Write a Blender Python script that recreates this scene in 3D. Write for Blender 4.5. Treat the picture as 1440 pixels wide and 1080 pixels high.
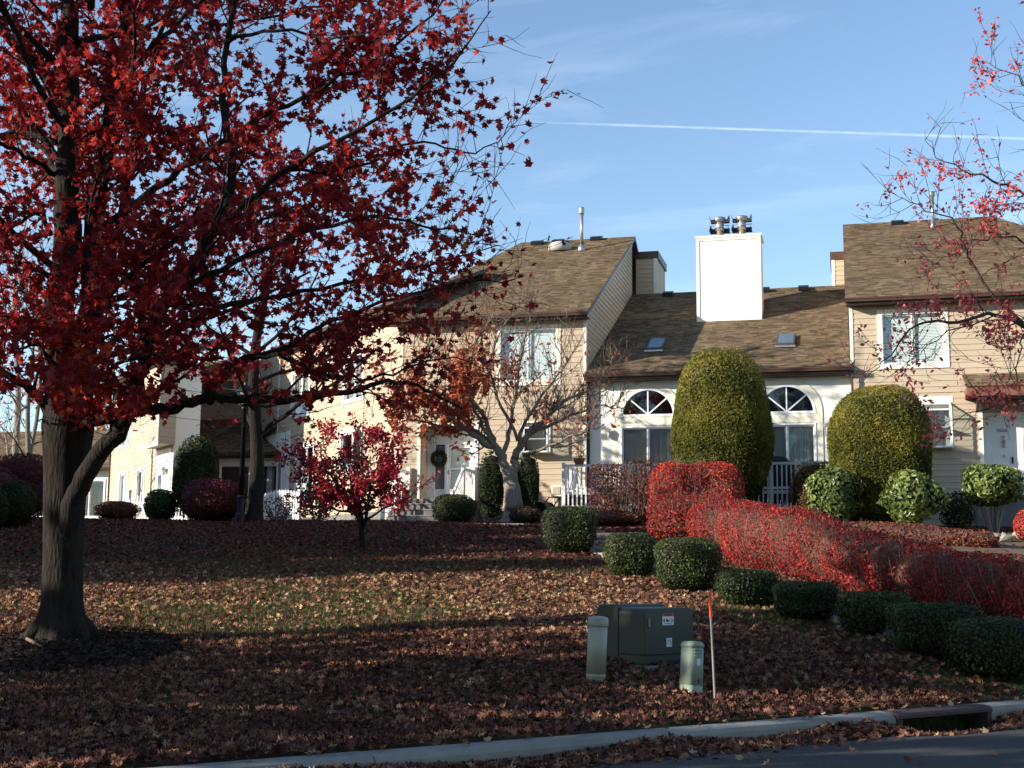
import bpy, bmesh, math, random
import numpy as np
from mathutils import Vector, Matrix
random.seed(7); RNG=np.random.default_rng(7)
for o in list(bpy.data.objects): bpy.data.objects.remove(o)
scn=bpy.context.scene; COL=scn.collection
R=math.radians

# ------------------------------------------------------------------ camera
FPX=1824.0; PITCH=math.atan(260/FPX); ROLL=R(.518); EYE=1.6
cam=bpy.data.cameras.new('camera'); camo=bpy.data.objects.new('camera',cam); COL.objects.link(camo)
cam.sensor_width=36; cam.lens=36*FPX/1440; cam.clip_end=3000; cam.clip_start=.1
cR=Vector((1,0,0)); cF=Vector((0,math.cos(PITCH),math.sin(PITCH))); cU=Vector((0,-math.sin(PITCH),math.cos(PITCH)))
cR,cU=(cR*math.cos(ROLL)+cU*math.sin(ROLL)),(cU*math.cos(ROLL)-cR*math.sin(ROLL))
camo.matrix_world=Matrix(((cR.x,cU.x,-cF.x,0),(cR.y,cU.y,-cF.y,0),(cR.z,cU.z,-cF.z,EYE),(0,0,0,1)))
scn.camera=camo
def ray(x,y): return cF+(x-720)/FPX*cR+(540-y)/FPX*cU
def at(x,y,Y):
    d=ray(x,y); return Vector((0,0,EYE))+d*(Y/d.y)

# ------------------------------------------------------------------ world, sun, exposure
SUN_AZ=R(73.1); SUN_EL=R(18.4)             # sun to the left of the camera, a little behind it
S=Vector((-math.sin(SUN_AZ)*math.cos(SUN_EL),-math.cos(SUN_AZ)*math.cos(SUN_EL),math.sin(SUN_EL)))
w=bpy.data.worlds.new('World'); scn.world=w; w.use_nodes=True
nt=w.node_tree; nt.nodes.clear()
out=nt.nodes.new('ShaderNodeOutputWorld'); bg=nt.nodes.new('ShaderNodeBackground'); sky=nt.nodes.new('ShaderNodeTexSky')
sky.sky_type='NISHITA'; sky.sun_disc=False; sky.sun_elevation=SUN_EL
sky.sun_rotation=math.atan2(S.x,S.y)
sky.air_density=1.0; sky.dust_density=.1; sky.ozone_density=2.2; sky.altitude=50
bg.inputs[1].default_value=.135
def wn(t,**k):
    n=nt.nodes.new(t)
    for a,b in k.items(): setattr(n,a,b)
    return n
tc=wn('ShaderNodeTexCoord')
# thin cirrus streaks
mp=wn('ShaderNodeMapping'); mp.inputs['Rotation'].default_value=(0,0,R(-12)); mp.inputs['Scale'].default_value=(2.2,3.0,11.0)
nz=wn('ShaderNodeTexNoise'); nz.inputs['Scale'].default_value=1.5; nz.inputs['Detail'].default_value=7; nz.inputs['Roughness'].default_value=.6; nz.inputs['Distortion'].default_value=.6
rp=wn('ShaderNodeValToRGB'); rp.color_ramp.elements[0].position=.50; rp.color_ramp.elements[0].color=(0,0,0,1); rp.color_ramp.elements[1].position=.80; rp.color_ramp.elements[1].color=(.16,.16,.16,1)
# contrail: a band about the plane through two sky directions
d1=ray(700,170).normalized(); d2=ray(1440,195).normalized(); nn=d1.cross(d2).normalized()
dt=wn('ShaderNodeVectorMath',operation='DOT_PRODUCT'); dt.inputs[1].default_value=nn
nz2=wn('ShaderNodeTexNoise'); nz2.inputs['Scale'].default_value=60; nz2.inputs['Detail'].default_value=3
ab=wn('ShaderNodeMath',operation='ABSOLUTE')
mr=wn('ShaderNodeMapRange'); mr.inputs['From Min'].default_value=.0002; mr.inputs['From Max'].default_value=.0012; mr.inputs['To Min'].default_value=.36; mr.inputs['To Max'].default_value=0
mm=wn('ShaderNodeMath',operation='MULTIPLY'); mx=wn('ShaderNodeMath',operation='MAXIMUM')
mix=wn('ShaderNodeMix',data_type='RGBA')
mf=wn('ShaderNodeMath',operation='MULTIPLY'); dl_=wn('ShaderNodeVectorMath',operation='DOT_PRODUCT'); dl_.inputs[1].default_value=nn.cross(d1)
fr_=wn('ShaderNodeMapRange'); fr_.inputs['From Min'].default_value=0.0; fr_.inputs['From Max'].default_value=.10
nt.links.new(tc.outputs['Generated'],dl_.inputs[0]); nt.links.new(dl_.outputs['Value'],fr_.inputs[0]); nt.links.new(fr_.outputs[0],mf.inputs[1])
mix.inputs['B'].default_value=(7.5,8.2,8.8,1)
L=nt.links.new
L(tc.outputs['Generated'],mp.inputs[0]); L(mp.outputs[0],nz.inputs['Vector']); L(nz.outputs[0],rp.inputs[0])
L(tc.outputs['Generated'],dt.inputs[0]); L(dt.outputs['Value'],ab.inputs[0]); L(ab.outputs[0],mr.inputs[0])
L(tc.outputs['Generated'],nz2.inputs['Vector']); L(mr.outputs[0],mf.inputs[0]); L(mf.outputs[0],mm.inputs[0]); L(nz2.outputs[0],mm.inputs[1])
L(mm.outputs[0],mx.inputs[0]); L(rp.outputs[0],mx.inputs[1]); L(mx.outputs[0],mix.inputs['Factor'])
L(sky.outputs[0],mix.inputs['A']); L(mix.outputs['Result'],bg.inputs[0]); L(bg.outputs[0],out.inputs[0])
sl=bpy.data.lights.new('sun','SUN'); sl.energy=5.0; sl.angle=R(.53); sl.color=(1,.92,.81)
so=bpy.data.objects.new('sun',sl); COL.objects.link(so); so.rotation_euler=S.to_track_quat('Z','Y').to_euler()
scn.view_settings.view_transform='Standard'; scn.view_settings.look='None'; scn.view_settings.gamma=1
scn.view_settings.exposure=.85
scn.render.engine='CYCLES'; scn.cycles.max_bounces=8; scn.cycles.transparent_max_bounces=12

# ------------------------------------------------------------------ helpers
def tag(o,label=None,cat=None,group=None,kind=None):
    if label: o['label']=label
    if cat: o['category']=cat
    if group: o['group']=group
    if kind: o['kind']=kind
    return o
def thing(name,label,cat,loc=(0,0,0),rz=0,group=None):
    o=bpy.data.objects.new(name,None); COL.objects.link(o); o.empty_display_size=.2
    o.location=loc; o.rotation_euler=(0,0,rz); return tag(o,label,cat,group)
def link(name,me,mat=None,parent=None):
    if mat and not me.materials: me.materials.append(mat)
    o=bpy.data.objects.new(name,me); COL.objects.link(o)
    if parent: o.parent=parent
    return o
class MB:
    """collects verts and faces of one mesh"""
    def __init__(s): s.v=[]; s.f=[]; s.n=0; s.col=[]
    def add(s,v,f,c=None):
        b=s.n; v=[tuple(p) for p in v]; s.v+=v; s.n+=len(v); s.f+=[tuple(b+i for i in q) for q in f]
        if c is not None: s.col+=[c]*len(v)
        return s
    def box(s,x0,x1,y0,y1,z0,z1,c=None):
        v=[(x0,y0,z0),(x1,y0,z0),(x1,y1,z0),(x0,y1,z0),(x0,y0,z1),(x1,y0,z1),(x1,y1,z1),(x0,y1,z1)]
        return s.add(v,[(0,3,2,1),(4,5,6,7),(0,1,5,4),(1,2,6,5),(2,3,7,6),(3,0,4,7)],c)
    def prism(s,poly,y0,y1,axis='y'):
        """extrude a polygon given in (x,z) along y (axis y), in (y,z) along x, or (x,y) along z"""
        n=len(poly)
        def P(a,b,t): return (a,t,b) if axis=='y' else ((t,a,b) if axis=='x' else (a,b,t))
        v=[P(a,b,y0) for a,b in poly]+[P(a,b,y1) for a,b in poly]
        f=[tuple(range(n)),tuple(range(2*n-1,n-1,-1))]+[(i,i+n,(i+1)%n+n,(i+1)%n) for i in range(n)]
        return s.add(v,f)
    def lathe(s,prof,n=16,cx=0,cy=0,tilt=None):
        v=[];f=[]
        for r,z in prof:
            for k in range(n):
                a=2*math.pi*k/n; v.append((cx+r*math.cos(a),cy+r*math.sin(a),z))
        for i in range(len(prof)-1):
            for k in range(n): f.append((i*n+k,i*n+(k+1)%n,(i+1)*n+(k+1)%n,(i+1)*n+k))
        f.append(tuple(range(n-1,-1,-1))); f.append(tuple(range((len(prof)-1)*n,len(prof)*n)))
        return s.add(v,f)
    def tube(s,pts,rad,n=6,cap=True):
        pts=[Vector(p) for p in pts]; m=len(pts); v=[];f=[]
        if not hasattr(rad,'__len__'): rad=[rad]*m
        up=None
        for i,p in enumerate(pts):
            d=(pts[min(i+1,m-1)]-pts[max(i-1,0)])
            d=d.normalized() if d.length>1e-9 else Vector((0,0,1))
            if up is None:
                up=Vector((0,0,1)) if abs(d.z)<.9 else Vector((1,0,0))
            a=d.cross(up); a=a.normalized() if a.length>1e-6 else d.orthogonal().normalized()
            b=a.cross(d).normalized(); up=b
            for k in range(n):
                t=2*math.pi*k/n; v.append(p+(a*math.cos(t)+b*math.sin(t))*rad[i])
        for i in range(m-1):
            for k in range(n): f.append((i*n+k,i*n+(k+1)%n,(i+1)*n+(k+1)%n,(i+1)*n+k))
        if cap: f.append(tuple(range(n-1,-1,-1))); f.append(tuple(range((m-1)*n,m*n)))
        return s.add(v,f)
    def mesh(s,name,mat=None,smooth=False):
        me=bpy.data.meshes.new(name); me.from_pydata(s.v,[],s.f)
        if s.col:
            at_=me.attributes.new('rnd','FLOAT','POINT'); at_.data.foreach_set('value',np.array(s.col,dtype=np.float32))
        if smooth: me.polygons.foreach_set('use_smooth',[True]*len(me.polygons))
        if mat: me.materials.append(mat)
        me.update(); return me
    def build(s,name,mat=None,parent=None,smooth=False,bevel=0):
        o=link(name,s.mesh(name,mat,smooth),None,parent)
        if bevel:
            b=o.modifiers.new('bevel','BEVEL'); b.width=bevel; b.segments=2; b.limit_method='ANGLE'
        return o

# ------------------------------------------------------------------ materials
def nodes(name):
    m=bpy.data.materials.new(name); m.use_nodes=True; t=m.node_tree; b=t.nodes['Principled BSDF']; return m,t,b
def N(t,ty,**k):
    n=t.nodes.new(ty)
    for a,v in k.items(): setattr(n,a,v)
    return n
def ramp(t,stops,interp='LINEAR'):
    r=N(t,'ShaderNodeValToRGB'); e=r.color_ramp.elements; r.color_ramp.interpolation=interp
    e[0].position,e[0].color=stops[0][0],(*stops[0][1],1); e[1].position,e[1].color=stops[-1][0],(*stops[-1][1],1)
    for p,c in stops[1:-1]: q=e.new(p); q.color=(*c,1)
    return r
def plain(name,c,rough=.7,var=.12,scale=3,bump=.0,bscale=40,metal=0,coords='Object',spec=.3,objvar=0):
    """paint-like material with blotchy variation, streaks of grime and a fine bump"""
    m,t,b=nodes(name); tcn=N(t,'ShaderNodeTexCoord'); n=N(t,'ShaderNodeTexNoise'); n.inputs['Scale'].default_value=scale; n.inputs['Detail'].default_value=6; n.inputs['Roughness'].default_value=.62
    t.links.new(tcn.outputs[coords],n.inputs['Vector'])
    lo=tuple(x*(1-var) for x in c); hi=tuple(min(1,x*(1+var)) for x in c)
    r=ramp(t,[(.3,lo),(.7,hi)]); t.links.new(n.outputs[0],r.inputs[0])
    src=r.outputs[0]
    if objvar:
        oi=N(t,'ShaderNodeObjectInfo'); hv=N(t,'ShaderNodeHueSaturation'); mr_=N(t,'ShaderNodeMapRange')
        mr_.inputs['To Min'].default_value=1-objvar; mr_.inputs['To Max'].default_value=1+objvar
        t.links.new(oi.outputs['Random'],mr_.inputs[0]); t.links.new(mr_.outputs[0],hv.inputs['Value']); t.links.new(src,hv.inputs['Color']); src=hv.outputs[0]
    t.links.new(src,b.inputs['Base Color']); b.inputs['Roughness'].default_value=rough; b.inputs['Metallic'].default_value=metal; b.inputs['Specular IOR Level'].default_value=spec
    if bump:
        n2=N(t,'ShaderNodeTexNoise'); n2.inputs['Scale'].default_value=bscale; n2.inputs['Detail'].default_value=4
        bp=N(t,'ShaderNodeBump'); bp.inputs['Strength'].default_value=bump; bp.inputs['Distance'].default_value=.02
        t.links.new(tcn.outputs[coords],n2.inputs['Vector']); t.links.new(n2.outputs[0],bp.inputs['Height']); t.links.new(bp.outputs[0],b.inputs['Normal'])
    return m
def leafmat(name,stops,trans=.35,rough=.55,spec=.25):
    m,t,b=nodes(name); a=N(t,'ShaderNodeAttribute',attribute_name='rnd'); r=ramp(t,stops); t.links.new(a.outputs['Fac'],r.inputs[0])
    t.links.new(r.outputs[0],b.inputs['Base Color']); b.inputs['Roughness'].default_value=rough; b.inputs['Specular IOR Level'].default_value=spec
    tr=N(t,'ShaderNodeBsdfTranslucent'); t.links.new(r.outputs[0],tr.inputs[0]); mxs=N(t,'ShaderNodeMixShader'); mxs.inputs[0].default_value=trans
    t.links.new(b.outputs[0],mxs.inputs[1]); t.links.new(tr.outputs[0],mxs.inputs[2]); t.links.new(mxs.outputs[0],t.nodes['Material Output'].inputs[0])
    return m
def barkmat(name,c1,c2,scale=5):
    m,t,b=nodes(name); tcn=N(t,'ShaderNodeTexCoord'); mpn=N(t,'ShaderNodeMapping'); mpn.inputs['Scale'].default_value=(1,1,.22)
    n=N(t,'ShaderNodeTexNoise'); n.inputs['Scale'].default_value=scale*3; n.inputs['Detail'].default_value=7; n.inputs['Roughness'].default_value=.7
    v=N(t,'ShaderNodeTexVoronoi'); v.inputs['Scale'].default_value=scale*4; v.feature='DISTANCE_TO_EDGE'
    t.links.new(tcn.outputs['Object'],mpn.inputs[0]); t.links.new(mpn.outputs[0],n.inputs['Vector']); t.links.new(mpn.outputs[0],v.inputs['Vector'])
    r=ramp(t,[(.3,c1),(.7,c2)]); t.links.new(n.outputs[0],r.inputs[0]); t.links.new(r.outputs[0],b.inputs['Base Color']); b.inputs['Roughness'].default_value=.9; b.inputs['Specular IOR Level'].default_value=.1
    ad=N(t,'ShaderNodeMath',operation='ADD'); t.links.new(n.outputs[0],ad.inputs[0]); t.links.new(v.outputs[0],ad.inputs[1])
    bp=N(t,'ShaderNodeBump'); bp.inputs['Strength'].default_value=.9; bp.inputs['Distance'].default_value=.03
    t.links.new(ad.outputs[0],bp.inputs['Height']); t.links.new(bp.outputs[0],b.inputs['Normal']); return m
def glassmat(name,tint=(.02,.025,.03),rough=.03):
    """window glass: reflects sharply and lets the room or blind behind show"""
    m,t,b=nodes(name); t.nodes.remove(b); g=N(t,'ShaderNodeBsdfGlossy'); g.inputs['Roughness'].default_value=rough; g.inputs['Color'].default_value=(.9,.95,1,1)
    tr=N(t,'ShaderNodeBsdfTransparent'); tr.inputs[0].default_value=(.86,.9,.9,1)
    tcn=N(t,'ShaderNodeTexCoord'); n=N(t,'ShaderNodeTexNoise'); n.inputs['Scale'].default_value=1.3; bp=N(t,'ShaderNodeBump'); bp.inputs['Strength'].default_value=.04; bp.inputs['Distance'].default_value=.05
    t.links.new(tcn.outputs['Object'],n.inputs['Vector']); t.links.new(n.outputs[0],bp.inputs['Height']); t.links.new(bp.outputs[0],g.inputs['Normal'])
    ms=N(t,'ShaderNodeMixShader'); lw=N(t,'ShaderNodeLayerWeight'); pw=N(t,'ShaderNodeMath',operation='POWER'); pw.inputs[1].default_value=4; ad=N(t,'ShaderNodeMath',operation='MULTIPLY_ADD'); ad.inputs[1].default_value=.8; ad.inputs[2].default_value=.075
    t.links.new(lw.outputs['Facing'],pw.inputs[0]); t.links.new(pw.outputs[0],ad.inputs[0]); t.links.new(ad.outputs[0],ms.inputs[0]); t.links.new(tr.outputs[0],ms.inputs[1]); t.links.new(g.outputs[0],ms.inputs[2])
    t.links.new(ms.outputs[0],t.nodes['Material Output'].inputs[0]); return m

def shinglemat():
    m,t,b=nodes('shingle'); a=N(t,'ShaderNodeAttribute',attribute_name='rnd')
    r=ramp(t,[(0,(.100,.070,.042)),(.35,(.146,.103,.062)),(.7,(.188,.135,.082)),(1,(.24,.176,.11))]); t.links.new(a.outputs['Fac'],r.inputs[0])
    tcn=N(t,'ShaderNodeTexCoord'); n=N(t,'ShaderNodeTexNoise'); n.inputs['Scale'].default_value=.7; n.inputs['Detail'].default_value=5
    t.links.new(tcn.outputs['Object'],n.inputs['Vector']); hv=N(t,'ShaderNodeHueSaturation'); mr_=N(t,'ShaderNodeMapRange'); mr_.inputs['From Min'].default_value=.3; mr_.inputs['From Max'].default_value=.7; mr_.inputs['To Min'].default_value=.8; mr_.inputs['To Max'].default_value=1.15
    t.links.new(n.outputs[0],mr_.inputs[0]); t.links.new(mr_.outputs[0],hv.inputs['Value']); t.links.new(r.outputs[0],hv.inputs['Color']); t.links.new(hv.outputs[0],b.inputs['Base Color'])
    b.inputs['Roughness'].default_value=.92; b.inputs['Specular IOR Level'].default_value=.15
    n2=N(t,'ShaderNodeTexNoise'); n2.inputs['Scale'].default_value=60; bp=N(t,'ShaderNodeBump'); bp.inputs['Strength'].default_value=.5; bp.inputs['Distance'].default_value=.01
    t.links.new(tcn.outputs['Object'],n2.inputs['Vector']); t.links.new(n2.outputs[0],bp.inputs['Height']); t.links.new(bp.outputs[0],b.inputs['Normal']); return m
M={}
M['siding']=plain('siding',(.485,.385,.268),.65,.05,2.2,.12,30,objvar=.035)
M['cream_trim']=plain('cream_trim',(.80,.76,.63),.55,.05,1.5,.05,25)
M['white']=plain('white_paint',(.82,.82,.80),.5,.04,1.5,.05,25)
M['stucco']=plain('stucco',(.80,.79,.72),.8,.05,.8,.25,60)
M['arch_panel']=plain('arch_panel',(.76,.71,.57),.75,.05,1,.2,60)
M['brown']=plain('brown_metal',(.085,.045,.032),.45,.15,2,.05,20)
M['soffit']=plain('soffit',(.06,.042,.032),.7,.15,2)
M['redbrown']=plain('redbrown_fascia',(.20,.085,.052),.6,.12,2)
M['shingle']=shinglemat()
M['glass']=glassmat('window_glass')
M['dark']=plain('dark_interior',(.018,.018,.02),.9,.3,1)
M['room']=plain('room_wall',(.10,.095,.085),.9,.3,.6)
M['blind']=plain('blind',(.74,.78,.73),.7,.06,2)
M['blind_grey']=plain('blind_grey',(.36,.37,.33),.7,.08,2)
M['concrete']=plain('concrete',(.24,.23,.205),.9,.18,2.5,.4,45)
M['concrete_old']=plain('concrete_old',(.17,.165,.15),.92,.3,1.6,.45,45)
M['black']=plain('black_metal',(.012,.014,.017),.4,.2,4)
M['galv']=plain('galvanised',(.42,.42,.41),.38,.2,6,.05,20,metal=.75)
M['rust']=plain('rust_steel',(.30,.20,.14),.6,.35,7,.1,30,metal=.4)
M['lens']=plain('lamp_lens',(.62,.62,.58),.25,.08,4)
M['asphalt']=plain('asphalt',(.050,.050,.050),.9,.25,1.6,.7,90)
M['mulch']=plain('mulch',(.012,.009,.007),.95,.5,9,1,30)
M['rock']=plain('rock',(.30,.27,.20),.85,.3,3,.6,12)
M['soil']=plain('bare_soil',(.13,.085,.055),.95,.35,4,.8,25)
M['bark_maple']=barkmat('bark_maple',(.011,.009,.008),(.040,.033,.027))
M['bark_grey']=barkmat('bark_grey',(.16,.135,.105),(.32,.28,.225),8)
M['bark_red']=barkmat('bark_red',(.07,.045,.04),(.17,.12,.10),9)
M['twig']=barkmat('twig',(.055,.038,.032),(.13,.10,.085),10)
M['twig_pale']=barkmat('twig_pale',(.18,.13,.09),(.34,.26,.19),12)
M['maple_leaf']=leafmat('maple_leaf',[(0,(.10,.010,.014)),(.35,(.22,.016,.020)),(.6,(.40,.026,.026)),(.82,(.58,.055,.030)),(.95,(.66,.14,.035)),(1,(.52,.25,.10))],.48)
M['pink_leaf']=leafmat('pink_leaf',[(0,(.38,.035,.05)),(.35,(.68,.09,.09)),(.75,(.82,.20,.17)),(1,(.86,.52,.43))],.5)
M['orange_leaf']=leafmat('orange_leaf',[(0,(.16,.025,.015)),(.35,(.42,.075,.030)),(.75,(.68,.18,.07)),(1,(.74,.36,.18))],.4)
M['crimson_leaf']=leafmat('crimson_leaf',[(0,(.09,.008,.018)),(.4,(.30,.016,.032)),(.75,(.58,.035,.045)),(1,(.74,.12,.08))],.35)
M['hedge_red']=leafmat('hedge_red',[(0,(.055,.010,.010)),(.3,(.17,.016,.017)),(.6,(.46,.034,.030)),(.85,(.70,.10,.055)),(.95,(.60,.17,.08)),(1,(.34,.21,.09))],.3)
M['hedge_dull']=leafmat('hedge_dull',[(0,(.07,.015,.013)),(.4,(.17,.035,.026)),(.75,(.26,.09,.045)),(1,(.33,.17,.07))],.3)
M['maroon_leaf']=leafmat('maroon_leaf',[(0,(.03,.006,.01)),(.5,(.10,.012,.018)),(1,(.22,.025,.03))],.25)
M['yew']=leafmat('yew',[(0,(.030,.024,.008)),(.18,(.035,.042,.008)),(.45,(.095,.100,.016)),(.75,(.20,.180,.028)),(.93,(.28,.235,.042)),(1,(.30,.18,.05))],.2,.6,.15)
M['box']=leafmat('boxwood',[(0,(.014,.026,.008)),(.45,(.034,.058,.014)),(.8,(.065,.092,.022)),(1,(.10,.105,.03))],.2,.45,.25)
M['dark_green']=leafmat('dark_green',[(0,(.010,.018,.008)),(.5,(.026,.042,.014)),(1,(.06,.075,.022))],.2,.6,.15)
M['rhodo']=leafmat('rhodo',[(0,(.045,.07,.016)),(.4,(.11,.155,.035)),(.8,(.21,.25,.06)),(1,(.34,.30,.09))],.2,.35,.4)
M['brown_leaf']=leafmat('brown_leaf',[(0,(.06,.035,.014)),(.5,(.17,.10,.03)),(.85,(.28,.16,.045)),(1,(.30,.07,.04))],.3)
M['litter']=leafmat('litter',[(0,(.040,.018,.018)),(.3,(.100,.042,.036)),(.55,(.185,.084,.058)),(.78,(.30,.148,.085)),(.93,(.42,.24,.125)),(1,(.52,.37,.22))],.12,.9,.06)
M['litter_red']=leafmat('litter_red',[(0,(.038,.014,.015)),(.35,(.105,.034,.032)),(.7,(.20,.075,.048)),(.92,(.32,.155,.085)),(1,(.44,.31,.20))],.12,.9,.06)
M['grass']=leafmat('grass',[(0,(.035,.05,.012)),(.5,(.085,.105,.022)),(1,(.19,.18,.05))],.25)
M['core']=plain('shrub_core',(.016,.015,.008),.95,.4,6)
M['core_red']=plain('hedge_core',(.085,.042,.028),.95,.4,6)
M['box_green']=plain('cabinet_green',(.024,.036,.027),.45,.25,2.5,.05,15,spec=.4)
M['ped_green']=plain('pedestal_green',(.27,.33,.25),.5,.14,5,.04,15)
M['ped_khaki']=plain('pedestal_khaki',(.33,.34,.26),.5,.12,4,.04,15)
M['orange']=plain('marker_orange',(.75,.09,.02),.5,.1,5)
M['stakegrey']=plain('stake_grey',(.24,.23,.22),.6,.15,5)
M['sticker']=plain('sticker_white',(.70,.72,.72),.5,.05,8)
M['sticker_red']=plain('sticker_red',(.42,.085,.06),.5,.1,8)
M['ink']=plain('ink',(.02,.02,.03),.6,.1,8)
M['navy']=plain('flue_cap_dark',(.022,.022,.05),.45,.2,6,metal=.2)
M['terracotta']=plain('terracotta',(.45,.25,.16),.8,.15,5)
M['skylight']=plain('skylight_pane',(.10,.14,.17),.12,.2,2,spec=.6)
M['dome']=plain('skylight_dome',(.42,.40,.35),.35,.1,3)

# ------------------------------------------------------------------ the ground
CD=np.array([.831,.557]); CN=np.array([-.557,.831]); CB=9.53      # kerb line: direction, normal towards the lawn, distance of its back edge
def U_(x,y): return x*CN[0]+y*CN[1]-CB
def smax(a,b,k): return np.log(np.exp(a*k)+np.exp(b*k))/k
def Gz(x,y):
    """height of the lawn"""
    u=x*CN[0]+y*CN[1]-CB
    a=.12+.111*(np.asarray(y,float)-13.5); b=.14+.02*np.clip(u,0,30)
    g=smax(np.clip(a,-4,9),b,9.0)
    s_=np.clip(u/1.7,0,1); g=.142+(g-.142)*s_*s_*(3-2*s_)
    g=-smax(-g,-(3.1+.004*(np.asarray(y,float)-43)),5.0)
    return g+(np.sin(x*1.7+np.sin(y*.9)*2)*np.cos(y*1.3+np.sin(x*.7))*.018+np.sin(x*.55+1)*np.sin(y*.43)*.03)*np.clip(u/2,0,1)
def G(x,y): return float(Gz(np.array(x,float),np.array(y,float)))
# ground sheet on a grid that follows the kerb
def axis(lo,hi,step,far):
    a=list(np.arange(lo,hi+1e-6,step)); d=step
    while a[-1]<far: d*=1.5; a.append(a[-1]+d)
    d=step
    while a[0]>-far: d*=1.5; a.insert(0,a[0]-d)
    return a
us=[-1500,-500,-150,-60,-30,-16,-10.2,-10,-9.6,-1.2,-.30,-.12,-.03]+list(np.arange(.15,2,.3))+list(np.arange(2,62,.5))+[64,68,75,85,100,130,180,300,600,1500]
vs=axis(-34,50,.5,1500)
gu,gv=np.meshgrid(us,vs,indexing='ij')
gx=CN[0]*(gu+CB)+CD[0]*gv; gy=CN[1]*(gu+CB)+CD[1]*gv
gz=Gz(gx,np.clip(gy,-50,400))
bumpn=np.sin(gx*1.7+np.sin(gy*.9)*2)*np.cos(gy*1.3+np.sin(gx*.7))*.018+np.sin(gx*.55+1)*np.sin(gy*.43)*.03
gz=np.where(gu<-.1,-.35,gz); gz=np.where(gu<-9.9,.1,gz)
nu,nv=gu.shape
idx=np.arange(nu*nv).reshape(nu,nv)
quads=np.stack([idx[:-1,:-1],idx[:-1,1:],idx[1:,1:],idx[1:,:-1]],-1).reshape(-1,4)[:,::-1]
me=bpy.data.meshes.new('lawn'); me.from_pydata(np.stack([gx,gy,gz],-1).reshape(-1,3).tolist(),[],quads.tolist())
me.polygons.foreach_set('use_smooth',[True]*len(me.polygons)); me.update()
def lawnmat():
    m,t,b=nodes('lawn'); tcn=N(t,'ShaderNodeTexCoord')
    n=N(t,'ShaderNodeTexNoise'); n.inputs['Scale'].default_value=.45; n.inputs['Detail'].default_value=6; n.inputs['Roughness'].default_value=.6
    n2=N(t,'ShaderNodeTexNoise'); n2.inputs['Scale'].default_value=14; n2.inputs['Detail'].default_value=6
    for q in (n,n2): t.links.new(tcn.outputs['Object'],q.inputs['Vector'])
    r=ramp(t,[(.3,(.050,.030,.022)),(.48,(.060,.048,.022)),(.62,(.045,.060,.018)),(.8,(.060,.078,.022))]); t.links.new(n.outputs[0],r.inputs[0])
    r2=ramp(t,[(.3,(.35,.35,.35)),(.7,(1.25,1.25,1.25))]); t.links.new(n2.outputs[0],r2.inputs[0])
    mu=N(t,'ShaderNodeMix',data_type='RGBA',blend_type='MULTIPLY'); mu.inputs['Factor'].default_value=1
    t.links.new(r.outputs[0],mu.inputs['A']); t.links.new(r2.outputs[0],mu.inputs['B']); t.links.new(mu.outputs['Result'],b.inputs['Base Color'])
    b.inputs['Roughness'].default_value=.95; b.inputs['Specular IOR Level'].default_value=.1
    bp=N(t,'ShaderNodeBump'); bp.inputs['Strength'].default_value=1; bp.inputs['Distance'].default_value=.04; t.links.new(n2.outputs[0],bp.inputs['Height']); t.links.new(bp.outputs[0],b.inputs['Normal']); return m
tag(link('lawn',me,lawnmat()),kind='structure')
def uv(u,v): return CN[0]*(u+CB)+CD[0]*v, CN[1]*(u+CB)+CD[1]*v
# road
KERB_ROT=math.atan2(CD[1],CD[0])
b=MB(); ru=[-9.7,-7,-4.5,-2,-1.1,-.8,-.6,-.45,-.26]; rz=[0,.05,.08,.05,.018,.006,-.006,-.014,-.02]
def dip(u,v): return -.13*np.clip((u+1.0)/.55,0,1)*np.clip(1.25-np.abs((v-11.78)/.95)**3,0,1)
rv=[-300,-60]+list(range(-30,10,2))+[10.2+.2*k for k in range(17)]+list(range(14,41,2))+[80,300]
vv=[];
for u,z in zip(ru,rz):
    for v in rv: x,y=uv(u,v); vv.append((x,y,z+float(dip(u,v))))
nv_=len(rv)
b.add(vv,[(i*nv_+j,i*nv_+j+1,(i+1)*nv_+j+1,(i+1)*nv_+j) for i in range(len(ru)-1) for j in range(nv_-1)])
tag(b.build('road',M['asphalt'],smooth=True),kind='structure')
# kerb of cast slabs with a storm inlet let into it; local x runs along the kerb, local y towards the lawn
ox,oy=uv(0,0)
kerb=bpy.data.objects.new('kerb',None); COL.objects.link(kerb); kerb.location=(ox,oy,0); kerb.rotation_euler=(0,0,KERB_ROT); tag(kerb,kind='structure')
prof=[(0,-.3),(0,.15),(-.06,.156),(-.20,.15),(-.25,.137),(-.28,.10),(-.32,-.3)]
def slab_mesh(l):
    mb=MB(); mb.prism(prof,0,l,'x'); return mb.mesh('kerb_slab',M['concrete'])
IN0,IN1=11.05,12.5
SL=3.05; cuts=[]; v=IN0
while v>-22: cuts.append((v-SL,v)); v-=SL
v=IN1+.12
while v<32: cuts.append((v,v+SL)); v+=SL
me3=slab_mesh(SL-.014)
for i,(a,c) in enumerate(cuts):
    o=link('kerb_slab',me3,None,kerb); o.location=(a+.007,random.uniform(-.006,.006),random.uniform(-.006,.006))
inlet=thing('storm_drain','rusty cast iron storm drain inlet set into the concrete kerb','drain',(ox,oy,0),KERB_ROT)
M['iron']=plain('cast_iron',(.055,.038,.034),.7,.3,6,.3,30)
mb=MB(); mb.prism([(0,.085),(0,.152),(-.20,.158),(-.29,.145),(-.315,.12),(-.318,.092),(-.30,.085)],IN0+.005,IN1+.105,'x'); mb.build('hood',M['iron'],inlet)
for q_ in(IN0+.005,IN1+.03): mb=MB(); mb.box(q_,q_+.075,-.30,-.002,-.3,.083); mb.build('cheek',M['iron'],inlet)
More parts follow.
